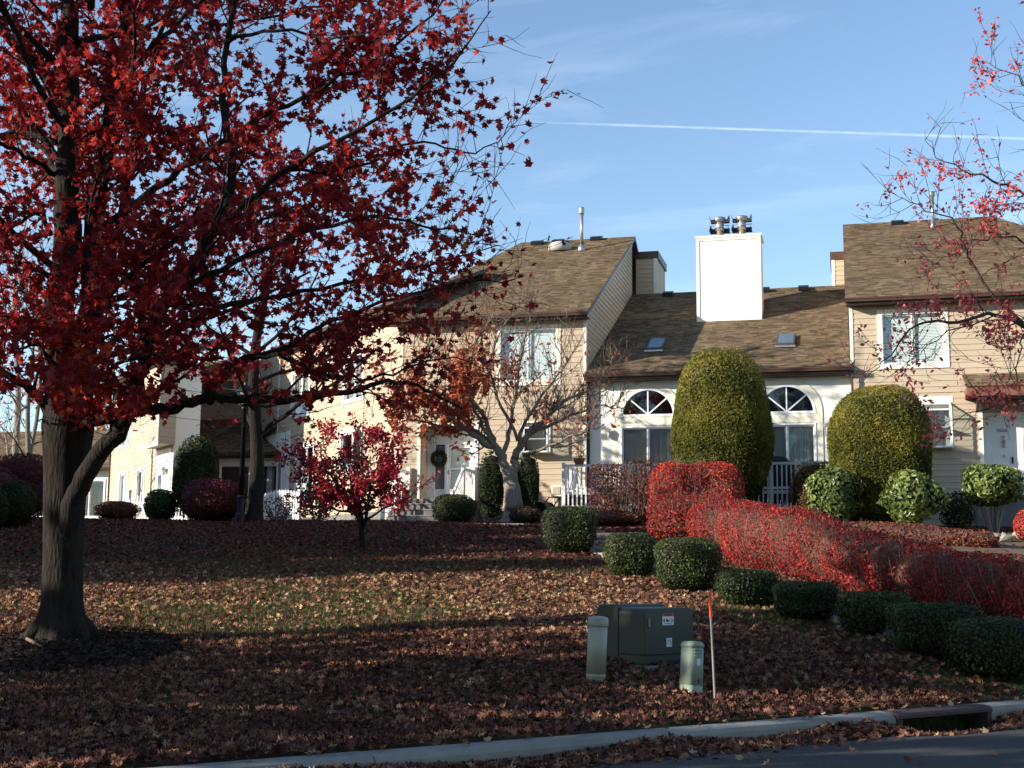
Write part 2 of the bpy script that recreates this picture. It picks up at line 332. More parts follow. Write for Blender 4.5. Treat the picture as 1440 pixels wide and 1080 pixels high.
mb=MB(); mb.box(IN0-.1,IN1+.2,.003,.03,-.32,.1); mb.build('pit_back',M['dark'],inlet)
mb=MB(); mb.box(IN0+.09,IN1+.02,-.3,0,-.34,-.30); mb.build('pit_floor',M['dark'],inlet)

# stepped concrete walk beside the clipped boxwoods, then across to the porches
WD=np.array([.292,-.956]); WN=np.array([.956,.292])
walk=bpy.data.objects.new('front_walk',None); COL.objects.link(walk); tag(walk,kind='structure')
def slab(cx,cy,l,wd,ang,z=None,th=.24,up=.05):
    mb=MB(); mb.box(-wd/2,wd/2,-l/2,l/2,-th,0)
    o=mb.build('walk_slab',M['concrete'],walk); o.location=(cx,cy,(G(cx,cy) if z is None else z)+up); o.rotation_euler=(0,0,ang); return o
wang=math.atan2(WD[1],WD[0])+math.pi/2
for i in range(15):
    d=-.6+i*1.0; c=np.array([1.38,29.84])+WD*d+WN*1.12
    slab(c[0],c[1],.985,1.25,wang)
for i in range(7):
    c=np.array([2.30,31.6+i*1.2]); slab(c[0]-.09*i,c[1],1.185,1.25,R(4),up=.03)
for i in range(8):
    slab(1.2-i*1.25,40.3+i*.30,1.3,1.235,R(-13.5),up=.02)

# ------------------------------------------------------------------ houses
class House:
    def __init__(s,name,label,org,ang,zb,group=None,cat='house'):
        s.zb=zb; s.org=org; s.ang=ang
        s.t=thing(name,label,cat,(org[0],org[1],zb),-ang,group)
    def W(s,x,y,z):
        c,n=math.cos(s.ang),math.sin(s.ang); return Vector((s.org[0]+x*c+y*n,s.org[1]-x*n+y*c,z))
    def mb(s): return MB()
    def put(s,mb,name,mat,parent=None,smooth=False,bevel=0):
        mb.v=[(x,y,z-s.zb) for x,y,z in mb.v]
        return mb.build(name,mat,parent or s.t,smooth,bevel)
    def box(s,name,x0,x1,y0,y1,z0,z1,mat,parent=None,bevel=0):
        m=MB(); m.box(min(x0,x1),max(x0,x1),min(y0,y1),max(y0,y1),min(z0,z1),max(z0,z1)); return s.put(m,name,mat,parent,bevel=bevel)
BOARD=MB(); BOARD.add([(0,-.026,0),(1,-.026,0),(1,-.006,1),(0,-.006,1),(0,.0,0),(1,.0,0),(1,.0,1),(0,.0,1)],[(0,1,2,3),(1,5,6,2),(4,0,3,7),(0,4,5,1),(3,2,6,7)])
BOARD=BOARD.mesh('siding_board',M['siding'])
def cut(a,b,z0,z1,ops):
    """x intervals of a course left free by the openings"""
    iv=[(a,b)]
    for x0,x1,q0,q1 in ops:
        if q0<z1-.01 and q1>z0+.01:
            nx=[]
            for p,q in iv:
                if x1<=p or x0>=q: nx.append((p,q)); continue
                if x0>p: nx.append((p,x0))
                if x1<q: nx.append((x1,q))
            iv=nx
    return [(p,q) for p,q in iv if q-p>.03]
def siding(H,parent,x0,x1,z0,z1,y,ops=(),h=.2,side=None,lim=None):
    """lap siding, one object per board; side='right' turns the wall to face +x (x0,x1 are then y limits at x=y)"""
    z=z0
    while z<z1-.02:
        t=min(z+h,z1); a,b=(x0,x1) if lim is None else lim((z+t)/2,x0,x1)
        if b-a>.05:
            for p,q in cut(a,b,z,t,ops):
                n=max(1,int(round((q-p)/3.7+random.uniform(-.3,.3)))); e=[p]+sorted(p+(q-p)*(k+random.uniform(-.2,.2))/n for k in range(1,n))+[q]
                for k in range(n):
                    o=bpy.data.objects.new('siding_board',BOARD); COL.objects.link(o); o.parent=parent
                    l=e[k+1]-e[k]-(.004 if n>1 else 0)
                    if side is None: o.location=(e[k],y,z-H.zb); o.scale=(l,1,t-z)
                    else: o.rotation_euler=(0,0,R(90)); o.location=(y,e[k],z-H.zb); o.scale=(l,1,t-z)
        z=t
def wall(H,name,x0,x1,z0,z1,y,th,ops,mat,parent=None):
    xs=sorted({x0,x1}|{min(max(v,x0),x1) for o in ops for v in o[:2]}); zs=sorted({z0,z1}|{min(max(v,z0),z1) for o in ops for v in o[2:]})
    m=MB()
    for i in range(len(xs)-1):
        for j in range(len(zs)-1):
            cx,cz=(xs[i]+xs[i+1])/2,(zs[j]+zs[j+1])/2
            if any(o[0]<cx<o[1] and o[2]<cz<o[3] for o in ops): continue
            m.box(xs[i],xs[i+1],y,y+th,zs[j],zs[j+1])
    return H.put(m,name,mat,parent)
def window(H,x0,x1,z0,z1,y,trim=.1,panes=2,blind='white',proud=.035,frame='white',sill=True,name='window'):
    """x0..z1 is the opening; trim boards round it, white sashes, glass, blind and dark room behind"""
    fm=M[frame]; m=MB(); p=y-proud
    m.box(x0-trim,x0,p,y+.0,z0-trim,z1+trim); m.box(x1,x1+trim,p,y,z0-trim,z1+trim); m.box(x0,x1,p,y,z1,z1+trim); m.box(x0,x1,p,y,z0-trim,z0)
    f=H.put(m,name,fm)
    w=(x1-x0)/panes
    for k in range(panes):
        a=x0+k*w; c=a+w; s_=MB(); q=y+.02+.025*(k%2)
        s_.box(a,a+.045,q,q+.05,z0,z1); s_.box(c-.045,c,q,q+.05,z0,z1); s_.box(a+.045,c-.045,q,q+.05,z1-.05,z1); s_.box(a+.045,c-.045,q,q+.05,z0,z0+.05)
        so_=H.put(s_,'sash',M['white'],f)
        g=MB(); g.add([(a+.045,q+.025,z0+.05),(c-.045,q+.025,z0+.05),(c-.045,q+.025,z1-.05),(a+.045,q+.025,z1-.05)],[(0,1,2,3)]); H.put(g,'pane',M['glass'],f)
    if blind in('white','grey','vert'):
        bm=M['blind'] if blind=='white' else M['blind_grey']; s_=MB()
        if blind=='vert':
            n=int((x1-x0)/.085)
            for k in range(n):
                a=x0+(k+.5)*(x1-x0)/n; an=R(35+random.uniform(-8,8)); dx,dy=.05*math.cos(an),.05*math.sin(an)
                s_.add([(a-dx,y+.17-dy,z0+.02),(a+dx,y+.17+dy,z0+.02),(a+dx,y+.17+dy,z1-.02),(a-dx,y+.17-dy,z1-.02)],[(0,1,2,3)])
        else:
            n=int((z1-z0)/.05)
            for k in range(n):
                zz=z0+(k+.5)*(z1-z0)/n; s_.add([(x0+.02,y+.13,zz-.024),(x1-.02,y+.13,zz-.024),(x1-.02,y+.145,zz+.022),(x0+.02,y+.145,zz+.022)],[(0,1,2,3)])
        H.put(s_,'blind',bm,f)
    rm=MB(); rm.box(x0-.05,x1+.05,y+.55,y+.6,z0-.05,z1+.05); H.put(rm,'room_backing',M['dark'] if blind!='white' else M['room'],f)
    return f
def roof(H,name,eL,eR,rR,rL,th=.14,parent=None,course=.142,stuff=True):
    """a pitched roof plane: brown slab with rows of lapped shingles on it (points in house coordinates)"""
    eL,eR,rR,rL=[Vector(p) for p in (eL,eR,rR,rL)]; nrm=(eR-eL).cross(rL-eL).normalized(); 
    if nrm.z<0: nrm=-nrm
    m=MB(); m.add([eL,eR,rR,rL]+[p-nrm*th for p in (eL,eR,rR,rL)],[(0,1,2,3),(7,6,5,4),(0,4,5,1),(1,5,6,2),(2,6,7,3),(3,7,4,0)])
    ro=H.put(m,name,M['brown'],parent)
    run=((rL+rR)/2-(eL+eR)/2).length; n=max(1,int(run/course)); s_=MB(); rr=random.random
    for i in range(n):
        t0,t1=i/n,(i+1)/n
        a0,b0,a1,b1=eL.lerp(rL,t0),eR.lerp(rR,t0),eL.lerp(rL,t1),eR.lerp(rR,t1)
        ln=(b0-a0).length; x=-rr()*.25; d0=(b0-a0); d1=(b1-a1)
        if ln<.1: continue
        while x<ln-.01:
            wd=.13+rr()*.24; p,q=max(x,0)/ln,min(x+wd-.006,ln)/ln; x+=wd
            if q<=p: continue
            h=.016+rr()*.016; c=rr()
            A,B,C_,D=a0+d0*p,a0+d0*q,a1+d1*q,a1+d1*p
            s_.add([A+nrm*h,B+nrm*h,C_+nrm*.006,D+nrm*.006,A+nrm*.001,B+nrm*.001],[(0,1,2,3),(4,5,1,0),(4,0,3),(1,5,2)],c)
    sh=H.put(s_,'shingles',M['shingle'],ro); sh['kind']='stuff'
    return ro
def gutter(H,x0,x1,y,z,parent=None,mat='brown'):
    pr=[(y,z),(y-.13,z),(y-.135,z-.03),(y-.115,z-.06),(y-.10,z-.125),(y,z-.125)]
    m=MB(); m.prism(pr,x0,x1,'x'); return H.put(m,'gutter',M[mat],parent)
def downspout(H,x,y,z0,z1,parent=None,mat='brown'):
    m=MB(); m.box(x-.04,x+.04,y-.07,y-.005,z0,z1); return H.put(m,'downspout',M[mat],parent)
def wall_lamp(H,x,y,z):
    m=MB(); m.box(x-.05,x+.05,y-.03,y,z-.12,z+.1); o=H.put(m,'wall_lamp',M['black'])
    l=MB(); l.lathe([(.055,z-.16),(.07,z-.14),(.085,z+.06),(.06,z+.07)],6,x,y-.14); H.put(l,'lens',M['lens'],o)
    c=MB(); c.lathe([(.115,z+.06),(.11,z+.10),(.07,z+.17),(.03,z+.20)],6,x,y-.14); H.put(c,'cap',M['galv'],o)
    for k in range(4):
        a=R(45+90*k); e=MB(); e.tube([(x+.07*math.cos(a),y-.14+.07*math.sin(a),z-.16),(x+.098*math.cos(a),y-.14+.098*math.sin(a),z+.06)],.008,4); H.put(e,'strut',M['black'],o)
    return o
def roof_vent(H,x,y,z,parent,w=.42,mat='black'):
    m=MB(); m.prism([(y-.2,z-.02),(y-.24,z+.14),(y+.2,z+.30),(y+.24,z+.1)],x-w/2,x+w/2,'x'); return H.put(m,'roof_vent',M[mat],parent)

MAIN=(6.9,45.0); A0=R(14.6); ZB=3.1
# --- A: white single storey unit in the middle -------------------------------------------------
HA=House('townhouse','white single storey townhouse with two arched windows and a tall white chimney',MAIN,A0,ZB,'attached townhouses')
DF=4.30
doors=[(-3.08,-1.24,DF,6.58),(1.73,3.57,DF,6.58)]
arches=[-2.16,2.65]; AZ=7.02; AR=.93
blk=[(c-1.3,c+1.3,AZ-.03,8.75) for c in arches]
wA=wall(HA,'wall',-4.33,4.83,2.6,8.75,0,.2,[(a,b,DF,z) for a,b,_,z in doors]+blk,M['stucco'])
for c in arches:
    m=MB(); n=28; pts=[]
    ang=[math.pi*k/n for k in range(n+1)]
    inn=[(c+AR*math.cos(t),AZ+AR*math.sin(t)) for t in ang]
    def bnd(t):
        dx,dz=math.cos(t),math.sin(t); k=min(1.3/abs(dx) if abs(dx)>1e-6 else 9,1.73/dz if dz>1e-6 else 9); return (c+dx*k,AZ+dz*k)
    outp=[bnd(t) for t in ang]
    for k in range(n):
        a,b_,p,q=inn[k],inn[k+1],outp[k],outp[k+1]
        m.add([(a[0],0,a[1]),(b_[0],0,b_[1]),(q[0],0,q[1]),(p[0],0,p[1]),(a[0],.2,a[1]),(b_[0],.2,b_[1])],[(0,3,2,1),(0,1,5,4)])
    m.box(c-1.3,c+1.3,0,.2,AZ-.03,AZ); m.add([(c-1.3,.2,AZ),(c+1.3,.2,AZ),(c+1.3,.2,8.75),(c-1.3,.2,8.75)],[])
    HA.put(m,'arch_wall',M['stucco'],wA)
    # raised surround
    s_=MB(); n=32
    for k in range(n):
        t0,t1=math.pi*k/n,math.pi*(k+1)/n; v=[]
        for y in(-.035,0):
            for t in(t0,t1):
                for r_ in(.98,1.2): v.append((c+r_*math.cos(t),y,min(AZ+r_*math.sin(t),8.6)))
        s_.add(v,[(0,1,3,2),(1,5,7,3),(4,0,2,6)])
    s_.box(c-1.2,c-.93,-.035,-.001,DF-.1,AZ); s_.box(c+.93,c+1.2,-.035,-.001,DF-.1,AZ); s_.box(c-.93,c+.93,-.035,-.001,6.66,AZ-.045)
    HA.put(s_,'arch_surround',M['arch_panel'],wA)
    # arched window
    fr=MB()
    for k in range(n):
        t0,t1=math.pi*k/n,math.pi*(k+1)/n; v=[]
        for y in(-.05,.08):
            for t in(t0,t1):
                for r_ in(.89,.975): v.append((c+r_*math.cos(t),y,AZ+r_*math.sin(t)))
        fr.add(v,[(0,1,3,2),(1,5,7,3),(4,0,2,6)])
    fr.box(c-.975,c+.975,-.052,.08,AZ-.05,AZ+.035)
    wn_=HA.put(fr,'arched_window',M['white'])
    for t in (R(90),R(42),R(138)):
        m=MB(); p0=Vector((c,0,AZ+.03)); p1=Vector((c+.9*math.cos(t),0,AZ+.9*math.sin(t))); d=(p1-p0).normalized(); nn_=Vector((d.z,0,-d.x))*.022
        yy=.012 if t!=R(90) else .008
        m.add([p0+nn_+Vector((0,yy,0)),p0-nn_+Vector((0,yy,0)),p1-nn_+Vector((0,yy,0)),p1+nn_+Vector((0,yy,0)),p0+nn_+Vector((0,.06,0)),p0-nn_+Vector((0,.06,0)),p1-nn_+Vector((0,.06,0)),p1+nn_+Vector((0,.06,0))],[(0,1,2,3),(0,3,7,4),(1,5,6,2)])
        HA.put(m,'muntin',M['white'],wn_)
    edges=[0,R(42),R(90),R(138),math.pi]
    for k in range(4):
        m=MB(); aa=[edges[k]+(edges[k+1]-edges[k])*j/8 for j in range(9)]
        m.add([(c,.05,AZ+.03)]+[(c+.9*math.cos(t),.05,AZ+.9*math.sin(t)) for t in aa],[tuple(range(10))]); HA.put(m,'pane',M['glass'],wn_)
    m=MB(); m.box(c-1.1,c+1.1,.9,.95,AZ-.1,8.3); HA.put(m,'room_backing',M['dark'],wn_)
for (a,b_,z0,z1) in doors:
    d=window(HA,a,b_,z0,z1,.0,.055,2,'vert',.06,name='sliding_door')
wall_lamp(HA,-3.55,0,6.38); wall_lamp(HA,3.99,0,6.42)
for x in (-3.50,.25,4.18,-.9): HA.box('panel_joint',x-.008,x+.008,-.004,0,2.7,8.5,M['soffit'] if False else M['arch_panel'],wA)
# roof, eave, chimney
er,rr_=8.50,13.56
rA=roof(HA,'roof',(-4.31,-.55,er),(4.80,-.55,er),(4.80,10.0,rr_),(-4.31,10.0,rr_))
roof(HA,'rear_roof',(4.80,21,8.2),(-4.31,21,8.2),(-4.31,10.02,rr_-.02),(4.80,10.02,rr_-.02),course=.6)
HA.box('soffit',-4.31,4.80,-.50,0,8.24,8.27,M['soffit'],rA); gutter(HA,-4.36,4.93,-.55,8.47,rA); HA.box('fascia',-4.31,4.80,-.549,-.52,8.27,8.44,M['soffit'],rA)
downspout(HA,4.86,-.42,3.1,8.36,rA); downspout(HA,-4.28,-.02,3.1,8.3,rA)
HA.box('end_wall',-4.33,-4.2,.2,20,2.6,8.7,M['dark'],wA); HA.box('end_wall',4.7,4.83,.2,20,2.6,8.7,M['dark'],wA); HA.box('rear_wall',-4.2,4.7,19.8,20,2.6,8.4,M['dark'],wA)
mA=(rr_-er)/10.55
def zA(y): return er+mA*(y+.55)
cx0,cx1,cy0,cy1=-.98,1.53,5.38,6.7
ch=HA.box('chimney',cx0,cx1,cy0,cy1,10.4,14.72,M['stucco'])
HA.box('chimney_cap',cx0-.06,cx1+.06,cy0-.06,cy1+.06,14.72,14.80,M['cream_trim'],ch)
for a,b_ in((cx0-.012,cx0+.11),(cx1-.11,cx1+.012)): HA.box('corner_board',a,b_,cy0-.03,cy0,11.45,14.60,M['stucco'],ch)
HA.box('trim_board',cx0-.012,cx1+.012,cy0-.034,cy0,14.60,14.72,M['cream_trim'],ch); HA.box('trim_board',cx0-.012,cx1+.012,cy0-.034,cy0,11.27,11.45,M['cream_trim'],ch)
HA.box('panel_joint',.23,.242,cy0-.004,cy0,11.45,14.6,M['arch_panel'],ch)
HA.box('flashing',cx0-.02,cx1+.02,cy0-.06,cy0-.035,11.12,11.27,M['stucco'],ch)
for x in(-.10,.78):
    y=cy0+.55; m=MB(); m.lathe([(.15,14.80),(.15,15.12)],14,x,y); fl=HA.put(m,'flue',M['rust'],ch,True)
    m=MB(); m.lathe([(.24,15.50),(.24,15.66),(.05,15.72)],16,x,y); HA.put(m,'flue_band',M['galv'],fl,True)
    m=MB(); m.lathe([(.17,15.12),(.17,15.5)],12,x,y); HA.put(m,'flue_neck',M['galv'],fl,True)
    for z0,z1,w0,w1 in((15.08,15.30,.40,.34),(15.50,15.68,.34,.40)):
        for dx,dy in((1,0),(-1,0),(0,1)):
            m=MB()
            if dx: m.add([(x+dx*w0,y-.30,z0),(x+dx*w0,y+.30,z0),(x+dx*w1,y+.26,z1),(x+dx*w1,y-.26,z1)]+[(x+dx*(w0-.02),y-.30,z0),(x+dx*(w0-.02),y+.30,z0),(x+dx*(w1-.02),y+.26,z1),(x+dx*(w1-.02),y-.26,z1)],[(0,1,2,3),(4,5,6,7),(0,1,5,4),(3,2,6,7),(0,3,7,4),(1,2,6,5)])
            else: m.box(x-.38,x+.38,y+.28,y+.30,z0,z1)
            HA.put(m,'cap_shield',M['navy'],fl)
    for z in(15.34,15.5): HA.box('cap_bar',x-.40,x+.40,y+.02,y+.05,z,z+.03,M['galv'],fl)
for a,b_,y0 in((-2.48,-1.86,1.72),(2.26,2.9,1.72)):
    y1=y0+1.2; m=MB(); zz0,zz1=zA(y0),zA(y1)
    m.add([(a,y0,zz0),(b_,y0,zz0),(b_,y1,zz1),(a,y1,zz1),(a,y0,zz0+.14),(b_,y0,zz0+.14),(b_,y1,zz1+.14),(a,y1,zz1+.14)],[(4,5,6,7),(0,1,5,4),(1,2,6,5),(2,3,7,6),(3,0,4,7)])
    sk=HA.put(m,'skylight',M['brown'],rA)
    m=MB(); e=.05; m.add([(a+e,y0+e,zz0+.145+mA*e),(b_-e,y0+e,zz0+.145+mA*e),(b_-e,y1-e,zz1+.145-mA*e),(a+e,y1-e,zz1+.145-mA*e)],[(0,1,2,3)]); HA.put(m,'pane',M['skylight'],sk)
    HA.box('flashing',a-.03,b_+.03,y0-.16,y0-.02,zz0-.02,zz0+.04,M['galv'],sk)
for x in(-2.66,1.42,3.03): roof_vent(HA,x,9.4,zA(9.4)-.02,rA)
# deck with white picket rail
dk=MB(); dk.box(-4.55,4.4,-3.0,-.05,4.06,4.16); deck=HA.put(dk,'deck',M['white'])
HA.box('deck_skirt',-4.5,4.38,-2.998,-2.9,2.9,4.055,M['dark'],deck); HA.box('deck_rim',-4.56,4.42,-3.04,-3.0,3.60,3.70,M['white'],deck)
PK=MB(); PK.box(-.024,.024,-.012,.012,0,1.28); PK=PK.mesh('picket',M['white'])
rail=HA.box('rail',-4.5,4.38,-3.09,-3.01,4.98,5.06,M['white'],deck); HA.box('rail_lower',-4.5,4.38,-3.075,-3.045,4.20,4.28,M['white'],deck)
x=-4.36
while x<4.3:
    o=bpy.data.objects.new('picket',PK); COL.objects.link(o); o.parent=deck; o.location=(x,-3.09,3.68-ZB); x+=.148
for x in(-4.52,-2.3,0,2.25,4.36): HA.box('rail_post',x-.055,x+.055,-3.13,-3.02,2.9,5.12,M['white'],deck)
sr=HA.box('side_rail',-4.56,-4.48,-3.0,-.3,4.98,5.06,M['white'],deck)
y=-2.85
while y<-.35:
    o=bpy.data.objects.new('picket',PK); COL.objects.link(o); o.parent=deck; o.location=(-4.52,y,3.68-ZB); y+=.148

# --- B: two storey unit on the left with porch ------------------------------------------------
HB=House('townhouse','two storey tan sided townhouse with a stepped porch and tall vent pipe on its roof',MAIN,A0,ZB,'attached townhouses')
WY=-.25; B0,B1=-11.2,-4.33
opsB=[(-7.5,-5.42,8.32,10.2),(-10.5,-8.45,2.6,6.75),(-6.62,-5.62,5.72,6.85)]
wB=wall(HB,'wall',B0,B1,2.6,10.75,WY,.2,opsB,M['siding'])
trim=lambda o,t: (o[0]-t,o[1]+t,o[2]-t,o[3]+t)
siding(HB,wB,B0+.0,B1-.09,3.75,10.6,WY-.001,[trim(opsB[0],.16),(-10.6,-8.34,2.6,6.86),trim(opsB[2],.1)])
HB.box('foundation',-8.3,B1,WY-.02,WY,2.6,3.75,M['concrete_old'],wB)
HB.box('corner_board',B1-.10,B1+.012,WY-.04,WY,3.1,10.5,M['cream_trim'],wB); HB.box('corner_board',B1,B1+.02,WY,WY+.12,8.3,10.4,M['cream_trim'],wB)
window(HB,*opsB[0],WY,.16,2,'white',.045,'cream_trim')
# greenhouse style bay window
def bay(H,x0,x1,z0,z1,y,d=.5):
    m=MB(); e=.05
    m.box(x0-e,x1+e,y-d,y,z0-e,z0); m.box(x0-e,x0,y-d,y-d+e,z0,z1-.25); m.box(x1,x1+e,y-d,y-d+e,z0,z1-.25); m.box(x0-e,x1+e,y-d,y-d+e,z1-.25,z1-.2)
    m.box(x0-e,x0,y-e,y-.001,z0,z1); m.box(x1,x1+e,y-e,y-.001,z0,z1); m.box(x0-e,x1+e,y-e,y-.001,z1,z1+e)
    for xx in(x0-e,x1): m.add([(xx,y-d,z1-.25),(xx+e,y-d,z1-.25),(xx+e,y-e,z1),(xx,y-e,z1),(xx,y-d,z1-.2),(xx+e,y-d,z1-.2),(xx+e,y-e,z1+.05),(xx,y-e,z1+.05)],[(0,1,2,3),(4,5,6,7),(0,4,7,3),(1,5,6,2)])
    f=H.put(m,'bay_window',M['white'])
    for v in ([(x0,y-d+.02,z0),(x1,y-d+.02,z0),(x1,y-d+.02,z1-.25),(x0,y-d+.02,z1-.25)],[(x0-.02,y-d,z0),(x0-.02,y-e,z0),(x0-.02,y-e,z1-.05),(x0-.02,y-d,z1-.25)],[(x1+.02,y-d,z0),(x1+.02,y-e,z0),(x1+.02,y-e,z1-.05),(x1+.02,y-d,z1-.25)],[(x0,y-d,z1-.21),(x1,y-d,z1-.21),(x1,y-e,z1+.02),(x0,y-e,z1+.02)]):
        g=MB(); g.add(v,[(0,1,2,3)]); H.put(g,'pane',M['glass'],f)
    H.box('shelf',x0,x1,y-d+.05,y-.06,(z0+z1)/2-.1,(z0+z1)/2-.08,M['white'],f)
    H.box('room_backing',x0-.03,x1+.03,y+.4,y+.43,z0-.05,z1+.05,M['blind_grey'],f)
bay(HB,-6.57,-5.67,5.75,6.8,WY)
# right hand gable wall (faces the low roof)
mB=(16.17-10.72)/10.75
def zB(y): return 10.72+mB*(y+.75)
m=MB(); m.prism([(WY,2.6),(WY,10.5),(10.0,zB(10.0)-.2),(10.0,2.6)],B1-.15,B1-.002,'x'); gw=HB.put(m,'gable_wall',M['siding'])
siding(HB,gw,WY+.10,9.95,8.4,16.0,B1-.001,side='right',lim=lambda z,a,b:(max(a,(z-10.72)/mB-.75+.35 if z>10.3 else a, -99),min(b,(z-8.5)/mA-.55)))
rk=MB(); 
for xa,xb,mat_ in((B1,B1+.03,'white'),):
    rk.add([(xa,-.3,zB(-.3)-.42),(xa,9.98,zB(9.98)-.42),(xa,9.98,zB(9.98)-.14),(xa,-.3,zB(-.3)-.14),(xb,-.3,zB(-.3)-.42),(xb,9.98,zB(9.98)-.42),(xb,9.98,zB(9.98)-.14),(xb,-.3,zB(-.3)-.14)],[(4,5,6,7),(0,4,7,3),(0,1,5,4),(1,2,6,5)])
HB.put(rk,'rake_board',plain('rake_board',(.36,.38,.40),.5,.08,2),gw)
rB=roof(HB,'roof',(-12.5,-.75,10.72),(B1+.16,-.75,10.72),(B1+.16,10.0,16.17),(-9.35,10.0,16.17))
roof(HB,'rear_roof',(B1+.16,20,10.9),(-9.35,20,10.9),(-9.35,10.02,16.15),(B1+.16,10.02,16.15),course=.7)
HB.box('soffit',-12.2,B1+.14,-.73,WY,10.50,10.53,M['soffit'],rB); HB.box('fascia',-12.2,B1+.14,-.755,-.73,10.50,10.66,M['soffit'],rB); gutter(HB,-12.2,B1+.17,-.757,10.69,rB)
HB.box('far_side',-9.3,B1-.2,9.8,10,2.6,15.9,M['siding'],wB); HB.box('side_wall',B0,B0+.1,WY+.2,9.8,2.6,11.5,M['siding'],wB)
for x,y in((-5.86,9.7),(-7.55,9.55),(-8.5,9.5)): roof_vent(HB,x,y,zB(y)-.06,rB,.5)
px,py=-6.18,8.0; m=MB(); m.lathe([(.17,zB(py)-.12),(.16,zB(py)+.1),(.10,zB(py)+.22)],14,px,py); vp=HB.put(m,'vent_pipe',M['galv'],rB,True)
m=MB(); m.lathe([(.075,zB(py)+.2),(.075,zB(py)+1.75)],12,px,py); HB.put(m,'pipe',M['galv'],vp,True)
m=MB(); m.lathe([(.11,zB(py)+1.60),(.12,zB(py)+1.66),(.12,zB(py)+1.86),(.10,zB(py)+1.90)],12,px,py); HB.put(m,'pipe_cap',M['galv'],vp,True)
m=MB(); m.lathe([(.10,zB(py)+.30),(.10,zB(py)+.36)],12,px,py); HB.put(m,'storm_collar',M['black'],vp)
m=MB(); y0=8.35; m.lathe([(.52,zB(y0)-.1),(.52,zB(y0)+.12),(.42,zB(y0)+.26),(.2,zB(y0)+.34)],18,-7.2,y0); HB.put(m,'skylight_dome',M['dome'],rB,True)
# box rising behind the low roof
bb=HB.box('rear_bulkhead',-4.30,-3.35,10.9,13.5,12.5,15.35,M['siding'],wB); HB.box('bulkhead_cap',-4.34,-3.28,10.85,13.6,15.35,15.68,M['brown'],bb)
siding(HB,bb,-4.28,-3.50,12.7,15.35,10.898)
HB.box('corner_board',-3.50,-3.34,10.86,10.9,12.7,15.35,M['cream_trim'],bb)
# porch recess, doors, steps
PY=.55
wp=wall(HB,'porch_wall',-10.6,-8.4,3.9,6.9,PY,.1,[(-9.72,-8.72,4.06,6.15),(-10.20,-9.82,4.06,6.15)],M['white'])
HB.box('porch_side',-10.6,-10.5,WY,PY,3.9,6.9,M['siding'],wp); HB.box('porch_side',-8.45,-8.35,WY+.2,PY,3.9,6.9,M['white'],wp); HB.box('porch_ceiling',-10.6,-8.4,WY,PY,6.75,6.85,M['soffit'],wp)
HB.box('corner_board',-10.62,-10.5,WY-.045,WY,3.4,6.86,M['cream_trim'],wp); HB.box('corner_board',-8.46,-8.30,WY-.045,WY,3.4,6.86,M['white'],wp)
HB.box('soffit_trim',-10.5,-8.46,WY-.04,WY,6.75,6.86,M['cream_trim'],wp)
dr=HB.box('storm_door',-9.72,-8.72,PY+.03,PY+.06,4.06,4.42,M['white'],wp)
for q in((-9.72,-9.60,4.42,6.15),(-8.84,-8.72,4.42,6.15),(-9.6,-8.84,6.02,6.15),(-9.6,-8.84,5.22,5.29)): HB.box('door_rail',q[0],q[1],PY+.03,PY+.06,q[2],q[3],M['white'],dr)
g=MB(); g.add([(-9.6,PY+.045,4.42),(-8.84,PY+.045,4.42),(-8.84,PY+.045,6.02),(-9.6,PY+.045,6.02)],[(0,1,2,3)]); HB.put(g,'pane',M['glass'],dr)
HB.box('inner_door',-9.7,-8.74,PY+.12,PY+.16,4.06,6.13,M['blind'],dr); HB.box('handle',-9.67,-9.63,PY-.02,PY+.03,5.05,5.2,M['galv'],dr)
sd=HB.box('side_light',-10.20,-9.82,PY+.06,PY+.10,4.06,4.5,M['white'],wp); HB.box('pane',-10.17,-9.85,PY+.05,PY+.06,4.5,6.1,M['skylight'],sd)
wall_lamp(HB,-10.25,WY+.79,6.3)
st=HB.box('landing',-11.2,-8.3,-1.75,PY,2.6,4.02,M['concrete_old'])
for k in range(4):
    HB.box('step',-10.75,-8.55,-1.75-.30*(k+1),-1.75-.30*k-.003,2.5,4.02-.215*(k+1),M['concrete_old'],st)
    HB.box('nosing',-10.77,-8.53,-1.78-.30*(k+1),-1.75-.30*k-.004,4.02-.215*(k+1),4.05-.215*(k+1),M['concrete'],st)
for xs in(-8.42,-10.9):
    m=MB(); m.add([(xs-.04,-3.0,4.0),(xs+.04,-3.0,4.0),(xs+.04,-1.7,5.02),(xs-.04,-1.7,5.02),(xs-.04,-3.0,4.09),(xs+.04,-3.0,4.09),(xs+.04,-1.7,5.11),(xs-.04,-1.7,5.11)],[(0,1,2,3),(4,5,6,7),(0,1,5,4),(0,3,7,4),(1,2,6,5),(2,3,7,6)])
    hr=HB.put(m,'hand_rail',M['white'],st)
    HB.box('newel_post',xs-.06,xs+.06,-3.08,-2.96,2.9,4.25,M['white'],hr); HB.box('newel_post',xs-.06,xs+.06,-1.76,-1.64,3.0,5.25,M['white'],hr); HB.box('newel_post',xs-.06,xs+.06,-.45,-.33,3.9,5.25,M['white'],hr)
    HB.box('landing_rail',xs-.04,xs+.04,-1.64,-.45,5.02,5.11,M['white'],hr)
    for k in range(9):
        yy=-2.86+k*.15; zt=4.0+(yy+3)*.785; HB.box('picket',xs-.02,xs+.02,yy-.02,yy+.02,zt-1.0,zt+.02,M['white'],hr)
    for k in range(8): yy=-1.55+k*.14; HB.box('picket',xs-.02,xs+.02,yy-.02,yy+.02,4.03,5.03,M['white'],hr)
downspout(HB,B1-.30,WY-.03,3.2,10.5,rB) if False else None

